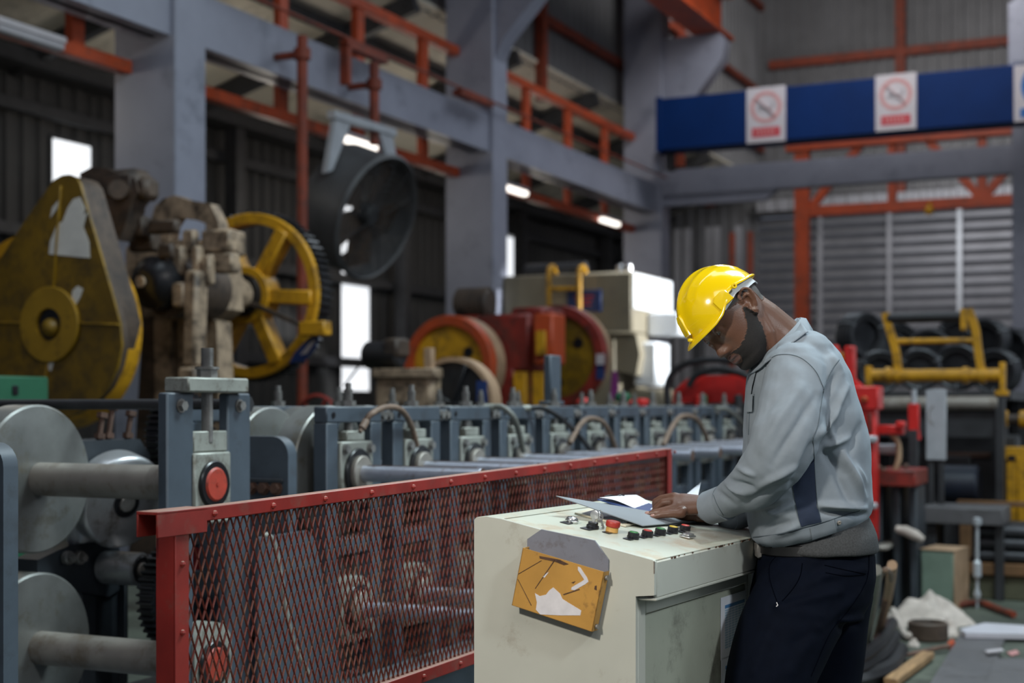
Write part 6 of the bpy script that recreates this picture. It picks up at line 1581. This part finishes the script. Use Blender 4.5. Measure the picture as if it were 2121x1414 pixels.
def patch(name, L_, R_, mk_, n=40, m_=14, off=.0022, tr=None, parent=man):
    def samp(P, t):
        P = [Vector((*p, 0)) for p in P]; s_ = t*(len(P)-1); i = min(int(s_), len(P)-2); return P[i].lerp(P[i+1], s_-i)
    V_ = []; F_ = []; ok = {}
    for i in range(n+1):
        for j in range(m_+1):
            q = samp(L_, i/n).lerp(samp(R_, i/n), j/m_); h = onj(q.x, q.y, off, tr)
            if h is not None: ok[i, j] = len(V_); V_.append(h)
    lim = .03
    for i in range(n):
        for j in range(m_):
            k = [(i, j), (i, j+1), (i+1, j+1), (i+1, j)]
            if all(q in ok for q in k):
                f_ = [ok[q] for q in k]
                if max((V_[f_[a]]-V_[f_[a-1]]).length for a in range(4)) < lim: F_.append(f_)
    gg = G(); gg.add(V_, F_); return gg.build(name, mk_, parent, 60, False)
def seam(pts, mk_='jacket_seam', r=.0011, tr=None, name='seam', parent=jk):
    P = curve([Vector((*p, 0)) for p in pts], 8); Q = [onj(p.x, p.y, .0006, tr) for p in P]; Q = [q for q in Q if q is not None]
    if len(Q) > 1:
        gg = G(); gg.tube(Q, r, 6); gg.build(name, mk_, parent)
patch('side_panel', [(1676, 880), (1652, 940), (1640, 1000), (1648, 1040), (1659, 1088)], [(1685, 905), (1686, 950), (1688, 1000), (1692, 1050), (1700, 1080)], 'navy', 44, 14, .0020, tr='torso')['label'] = 'navy blue side panel of the jacket'
seam([(1596, 742), (1612, 735), (1640, 735), (1665, 745), (1690, 770), (1706, 805)])
seam([(1560, 770), (1556, 800), (1553, 850), (1551, 900)])
seam([(1706, 805), (1700, 840), (1694, 880), (1684, 905)])
seam([(1705, 805), (1722, 768), (1738, 745)])
seam([(1684, 905), (1687, 960), (1690, 1010), (1694, 1050), (1701, 1080)])
seam([(1648, 1045), (1652, 1065), (1660, 1090)])
seam([(1560, 1112), (1610, 1106), (1660, 1092), (1720, 1076), (1790, 1054)])
seam([(1478, 1025), (1486, 1045), (1498, 1066)], r=.0009)
wb_ = patch('waistband', [(1562, 1114), (1620, 1105), (1665, 1092), (1700, 1084), (1731, 1077)], [(1580, 1133), (1622, 1130), (1668, 1117), (1702, 1107), (1733, 1098)], 'jacket', 40, 8, .0045)
patch('waistband_tab', [(1678, 1089), (1700, 1082), (1726, 1074)], [(1681, 1114), (1703, 1107), (1731, 1098)], 'jacket', 20, 8, .0065)
seam([(1675, 1088), (1681, 1115)]); seam([(1560, 1112), (1610, 1107), (1662, 1093), (1726, 1075)]); seam([(1726, 1074), (1733, 1086), (1731, 1099)])
def stud(px, py, r=.0058, mk_='bolt', par=jk, nm='snap_button', tr=None):
    a = onj(px, py, 0, tr)
    if a is None: return
    b = onj(px, py, .0035, tr); n_ = (b-a).normalized(); gg = G(); gg.lathe([(r, -.001), (r, .002), (r*.7, .0032), (r*.3, .0022), (0, .0022)], a, n_, 20); gg.build(nm, mk_, par)
stud(1488, 1069); stud(1738, 1082, .0055, 'steel_dusty')
patch('pocket_flap', [(1548, 818), (1546, 853)], [(1564, 816), (1562, 853)], 'jacket', 10, 6, .006); seam([(1563, 816), (1562, 853)])
patch('front_placket', [(1560, 762), (1549, 810), (1546, 830)], [(1573, 752), (1561, 800), (1556, 830)], 'jacket', 20, 6, .004)
# cuffs: short stiff bands at the sleeve ends
def cuff(c0, c1, r0, r1, nm='cuff'):
    gg = G(); a, b = mp(*c0), mp(*c1); d = b-a; l = d.length
    r0 *= K; r1 *= K; gg.lathe([(r0, 0), (r1, l), (r1-.004, l), (r1-.006, l*.4), (r1-.02, l*.3)], a, d, 36); return gg.build(nm, 'jacket', man)
cuff((1503, 1040, -.040), (1470, 1051, .010), .0430, .0410); cuff((1545, 1055, .155), (1505, 1069, .115), .043, .0395)
# collar: folded band standing round the neck
gg = G(); rings = []
cn = [((1566, 748), (1640, 662), .070), ((1562, 752), (1655, 660), .079), ((1560, 757), (1670, 672), .088), ((1562, 764), (1676, 684), .094)]
def cring(a, b, wd, oy=0.0, lift=0.0, n=48):
    A, B = mp(*a, oy), mp(*b, oy); c_ = (A+B)/2; h = (A-B)/2; out = []
    for k in range(n):
        t = 2*math.pi*k/n; out.append(c_+h*math.cos(t)+Vector((0, wd*K, 0))*math.sin(t))
    return out
rings = [cring((1588, 768), (1662, 704), .068), cring((1573, 749), (1650, 666), .070), cring((1565, 744), (1657, 657), .076), cring((1558, 751), (1668, 659), .090), cring((1551, 773), (1681, 683), .114), cring((1555, 777), (1679, 690), .112), cring((1567, 757), (1664, 670), .086)]
gg.loft(rings, cap=False); co_l = gg.build('collar', 'jacket', man, 50, False)
ctree = BVHTree.FromPolygons([v.co.copy() for v in co_l.data.vertices], [tuple(p.vertices) for p in co_l.data.polygons])
ta = curve([Vector((*p, 0)) for p in [(1562, 750), (1583, 724), (1610, 690), (1637, 664), (1656, 660)]], 6)
tb_ = curve([Vector((*p, 0)) for p in [(1553, 779), (1577, 766), (1607, 738), (1642, 706), (1673, 692)]], 6)
rows = []
for p, q in zip(ta, tb_):
    a = onj(p.x, p.y, .003, ctree) or onj(p.x, p.y, .004); b = onj(q.x, q.y, .007)
    if a is None or b is None: continue
    n_ = (eye_-a).normalized()
    rows.append([a.lerp(b, t/6)+n_*.010*math.sin(math.pi*min(1, t/6*.9)) for t in range(7)])
gg = G(); gg.loft(rows, cap=False, closed=False); fl_ = gg.build('collar_flap', 'jacket', man, 60, False)
md = fl_.modifiers.new('thickness', 'SOLIDIFY'); md.thickness = .003; md.offset = 0
# t-shirt tail and trousers
gg = G(); sections(gg, [((1600, 1100), (1780, 1040), .150), ((1592, 1118), (1798, 1075), .160), ((1588, 1124), (1808, 1100), .172), ((1586, 1133), (1811, 1124), .178), ((1587, 1140), (1811, 1138), .178)], 40)
ts = surf('tshirt', gg, .0055, 2, 'tshirt', man, lambda c, nv: np.array([noise.noise(Vector(p)*16)*.003 for p in c])); ts['label'] = 'dark grey shirt tail below the jacket'
gg = G(); sections(gg, [((1584, 1125), (1798, 1112), .155), ((1574, 1150), (1805, 1147), .166), ((1566, 1190), (1805, 1190), .178), ((1556, 1235), (1797, 1235), .178), ((1556, 1262), (1778, 1268), .165)], 40)
def tleg(pts):
    pts = [(p, r*K) for p, r in pts]
    gg.tube(curve([p for p, r in pts], 6), [r for r in np.interp(np.linspace(0, len(pts)-1, 6*(len(pts)-1)+1), range(len(pts)), [r for p, r in pts])], 28)
    gg.ball(pts[0][0], pts[0][1]*.98)
tleg([(mp(1668, 1228, -.080), .118), (mp(1622, 1325, -.125), .112), (mp(1592, 1414, -.160), .101), (mp(1580, 1500, -.175), .090), (fz(1584, 1560, -.175, .52), .080), (fz(1608, 1560, -.17, .30), .076), (fz(1620, 1560, -.165, .06), .072)])
tleg([(mp(1712, 1222, .085), .112), (mp(1708, 1320, .095), .102), (mp(1706, 1414, .10), .092), (mp(1712, 1500, .10), .086), (fz(1718, 1560, .10, .52), .080), (fz(1722, 1560, .10, .30), .076), (fz(1728, 1560, .10, .06), .072)])
TF = [(1790, 1180, 1700, 1195, .005, 8), (1700, 1170, 1600, 1260, -.004, 10), (1612, 1255, 1740, 1225, .006, 9), (1615, 1262, 1700, 1275, .004, 10), (1720, 1205, 1630, 1240, -.004, 9), (1780, 1230, 1700, 1300, .006, 10), (1735, 1280, 1650, 1330, -.005, 12), (1600, 1300, 1560, 1390, .005, 12), (1780, 1278, 1745, 1284, .012, 6), (1775, 1292, 1745, 1300, -.010, 8), (1690, 1300, 1640, 1390, .005, 12)]
def tdisp(c, nv):
    P = projpx(c); d = np.zeros(len(c)); face = np.clip(-nv[:, 1]*1.5+.3, 0, 1)
    for x0, y0, x1, y1, h_, w_ in TF:
        a = np.array([x0, y0]); b = np.array([x1, y1]); ab = b-a; t = np.clip(((P-a)@ab)/(ab@ab), 0, 1)
        r = np.linalg.norm(P-(a+t[:, None]*ab), axis=1); d += h_*np.exp(-(r/w_)**2)*face
    return d+np.array([noise.noise(Vector(p)*10)*.004 for p in c])
tt = surf('trousers', gg, .0062, 4, 'trouser', man, tdisp)
tree2 = BVHTree.FromPolygons([v.co.copy() for v in tt.data.vertices], [tuple(p.vertices) for p in tt.data.polygons])
for pts in ([(1622, 1140), (1597, 1165), (1594, 1195), (1604, 1230), (1612, 1252)], [(1662, 1166), (1658, 1190), (1645, 1215), (1620, 1245)], [(1708, 1170), (1750, 1180), (1793, 1188)], [(1710, 1186), (1750, 1192), (1790, 1190)], [(1800, 1135), (1795, 1200), (1760, 1260), (1720, 1310), (1680, 1400)]):
    seam(pts, 'trouser_seam', .0011, tree2, 'seam', tt)
seam([(1609, 1248), (1611, 1253), (1608, 1256)], 'sticker', .0014, tree2, 'thread_end', tt)
gg = G(); sections(gg, [((1573, 1122), (1796, 1108), .158), ((1571, 1124), (1798, 1110), .160), ((1571, 1142), (1800, 1130), .162), ((1573, 1144), (1798, 1132), .160)], 40); bl = gg.build('belt', 'belt', man)
gg = G(); a = mp(1574, 1138, 0); gg.box(a.x-.012, a.x+.004, -.022, .022, a.z-.02, a.z+.02); gg.build('buckle', 'bolt', bl)
for nm_, L_ in (('boot', nleg), ('boot', fleg)):
    gg = G(); an, toe = L_[4][0], L_[5][0]
    rings = []
    for t_, wd, hh in ((-.45, .028, .05), (-.35, .038, .085), (0, .042, .115), (.4, .044, .085), (.8, .048, .062), (1.15, .046, .055), (1.35, .03, .04)):
        c_ = an.lerp(toe, t_); rings.append([Vector((c_.x, c_.y+wd*math.cos(2*math.pi*k/18), max(0, hh/2+hh/2*math.sin(2*math.pi*k/18)))) for k in range(18)])
    gg.loft(rings); gg.cyl((an.x, an.y, .06), (an.x, an.y, .17), .055, .058, n=20); gg.build(nm_, 'belt', man)

# ---- hard hat, worn: a child of the person
TILT = math.radians(-4)
KT = HT @ Matrix.Translation((.004, 0, .038)) @ Matrix.Rotation(TILT, 4, 'Y')
A_, A2, B_, C_ = .115, .112, .101, .108
def hat(az, el, off=0.0):                   # az 0 = front
    ca, sa = math.cos(az), math.sin(az); ax_ = A_ if ca > 0 else A2; p_ = 2/2.25
    x = ax_*math.cos(el)*ca; y = B_*math.cos(el)*sa; z = C_*math.sin(el)
    n_ = Vector((x/ax_**2, y/B_**2, z/C_**2)).normalized()
    return Vector((x, y, z))+n_*off
def rimz(az):                               # lower edge: deep in front, stepping up behind the ears
    a = abs(math.degrees(math.atan2(math.sin(az), math.cos(az))))
    return float(np.interp(a, [0, 45, 58, 70, 82, 95, 110, 135, 180], [0, -.003, .000, .012, .025, .024, .016, .008, -.001]))
NA, NE = 120, 26
def ridge(az, el):
    p = hat(az, el); r = .0060*gs(p.y, .012)*(1 if p.x > -.09 else 0)*min(1, max(0, (el-.12)/.1))
    for yy in (.040, .066):
        sx_ = .0016 if yy < .05 else .0014
        r += sx_*gs(abs(p.y)-yy*(1-.25*abs(p.x)/.13), .0042)*(1 if -.085 < p.x < .07 and el > .35 else 0)
    return r
gg = G(); outer = []; inner = []
for i in range(NE+1):
    ro, ri = [], []
    for k in range(NA):
        az = 2*math.pi*k/NA; e0 = math.asin(max(-.99, rimz(az)/C_)); el = e0+(math.pi/2-.012-e0)*i/NE
        ro.append(KT @ hat(az, el, ridge(az, el))); ri.append(KT @ hat(az, el, -.003))
    outer.append(ro); inner.append(ri)
gg.loft(inner[::-1]+outer, cap=True)
hm = gg.build('hard_hat', 'helmet', man, 50); hm['label'] = 'glossy yellow hard hat'
# brim: short lip all round, long peak in front
gg = G(); rings = []
def brim(az, s_, dz):
    a = abs(math.degrees(math.atan2(math.sin(az), math.cos(az))))
    ext = float(np.interp(a, [0, 25, 50, 75, 100, 130, 180], [.021, .019, .010, .005, .004, .006, .010]))
    e0 = math.asin(max(-.99, rimz(az)/C_)); p = hat(az, e0); d = Vector((math.cos(az), math.sin(az)*.9, 0)).normalized()
    drop = float(np.interp(a, [0, 40, 90, 180], [.010, .008, .003, .002]))
    return KT @ (p+d*ext*s_+Vector((0, 0, -drop*max(0.0, s_)**1.5+dz)))
for s_, dz_ in ((-.05, .003), (.35, .003), (.75, .0025), (1.0, .001), (1.02, -.001), (.98, -.0025), (.6, -.0015), (.2, -.001), (-.05, -.001), (-.05, .003)):
    rings.append([brim(2*math.pi*k/NA, s_, dz_) for k in range(NA)])
gg.loft(rings, cap=False); gg.build('brim', 'helmet', hm, 60)
# slot bosses over the ears, front badge boss, lugs
for sd_ in (1, -1):
    gg = G(); rings = []
    for off_, sc in ((-.002, 1.0), (.004, .96), (.0055, .88), (.0055, 0.02)):
        r_ = []
        for a0, e_ in ((1.02, .02), (1.02, .26), (1.12, .33), (1.36, .33), (1.42, .26), (1.42, .0)):
            ac, ec = 1.22, .16; r_.append(KT @ hat(sd_*(ac+(a0-ac)*sc), ec+(e_-ec)*sc, off_))
        rings.append(r_)
    gg.loft(rings); gg.build('slot_boss', 'helmet', hm, 40)
    gg = G(); c_ = KT @ Vector((-.004, sd_*.103, .020)); gg.ring(c_, c_+(KT.to_3x3() @ Vector((0, sd_*.006, 0))), .0075, .003, 20); gg.build('strap_lug', 'helmet', hm)
gg = G(); rings = []
for off_, sc in ((-.002, 1.0), (.0055, .95), (.007, .85), (.007, .02)):
    r_ = []
    for a0, e_ in ((-.10, .12), (-.12, .5), (-.09, .62), (.09, .62), (.12, .5), (.10, .12)):
        r_.append(KT @ hat(a0*sc, .37+(e_-.37)*sc, off_+.002))
    rings.append(r_)
gg.loft(rings); gg.build('front_boss', 'helmet', hm, 40)
gg = G(); c_ = KT @ Vector((.124, 0, .004)); gg.ball(c_, .008, sc=(1, 1, .7)); gg.build('peak_clip', 'helmet', hm)
gg = G(); c_ = KT @ Vector((-.118, 0, .006)); gg.ball(c_, .009, sc=(1, 2.2, .8)); gg.build('rear_clip', 'helmet', hm)
# head band of the suspension, showing behind the ear
gg = G(); rings = []
band = [(62, -.006, .02), (75, -.002, .03), (88, .004, .032), (100, .002, .03), (112, -.008, .026), (126, -.010, .022), (140, -.012, .018), (156, -.020, .012), (180, -.022, .008)]
fulls = band+[(360-a, b, c) for a, b, c in band[-2::-1]]
for a, lo_, hi2 in fulls:
    az = math.radians(a); d = Vector((.104*math.cos(az), .087*math.sin(az), 0))
    r_ = [KT @ (d*s_+Vector((-.006, 0, z_))) for s_, z_ in ((1.0, hi2), (1.03, lo_), (1.0, lo_), (.97, hi2))]
    rings.append(r_)
gg.loft(rings); gg.build('head_band', 'helmet_band', hm, 50)
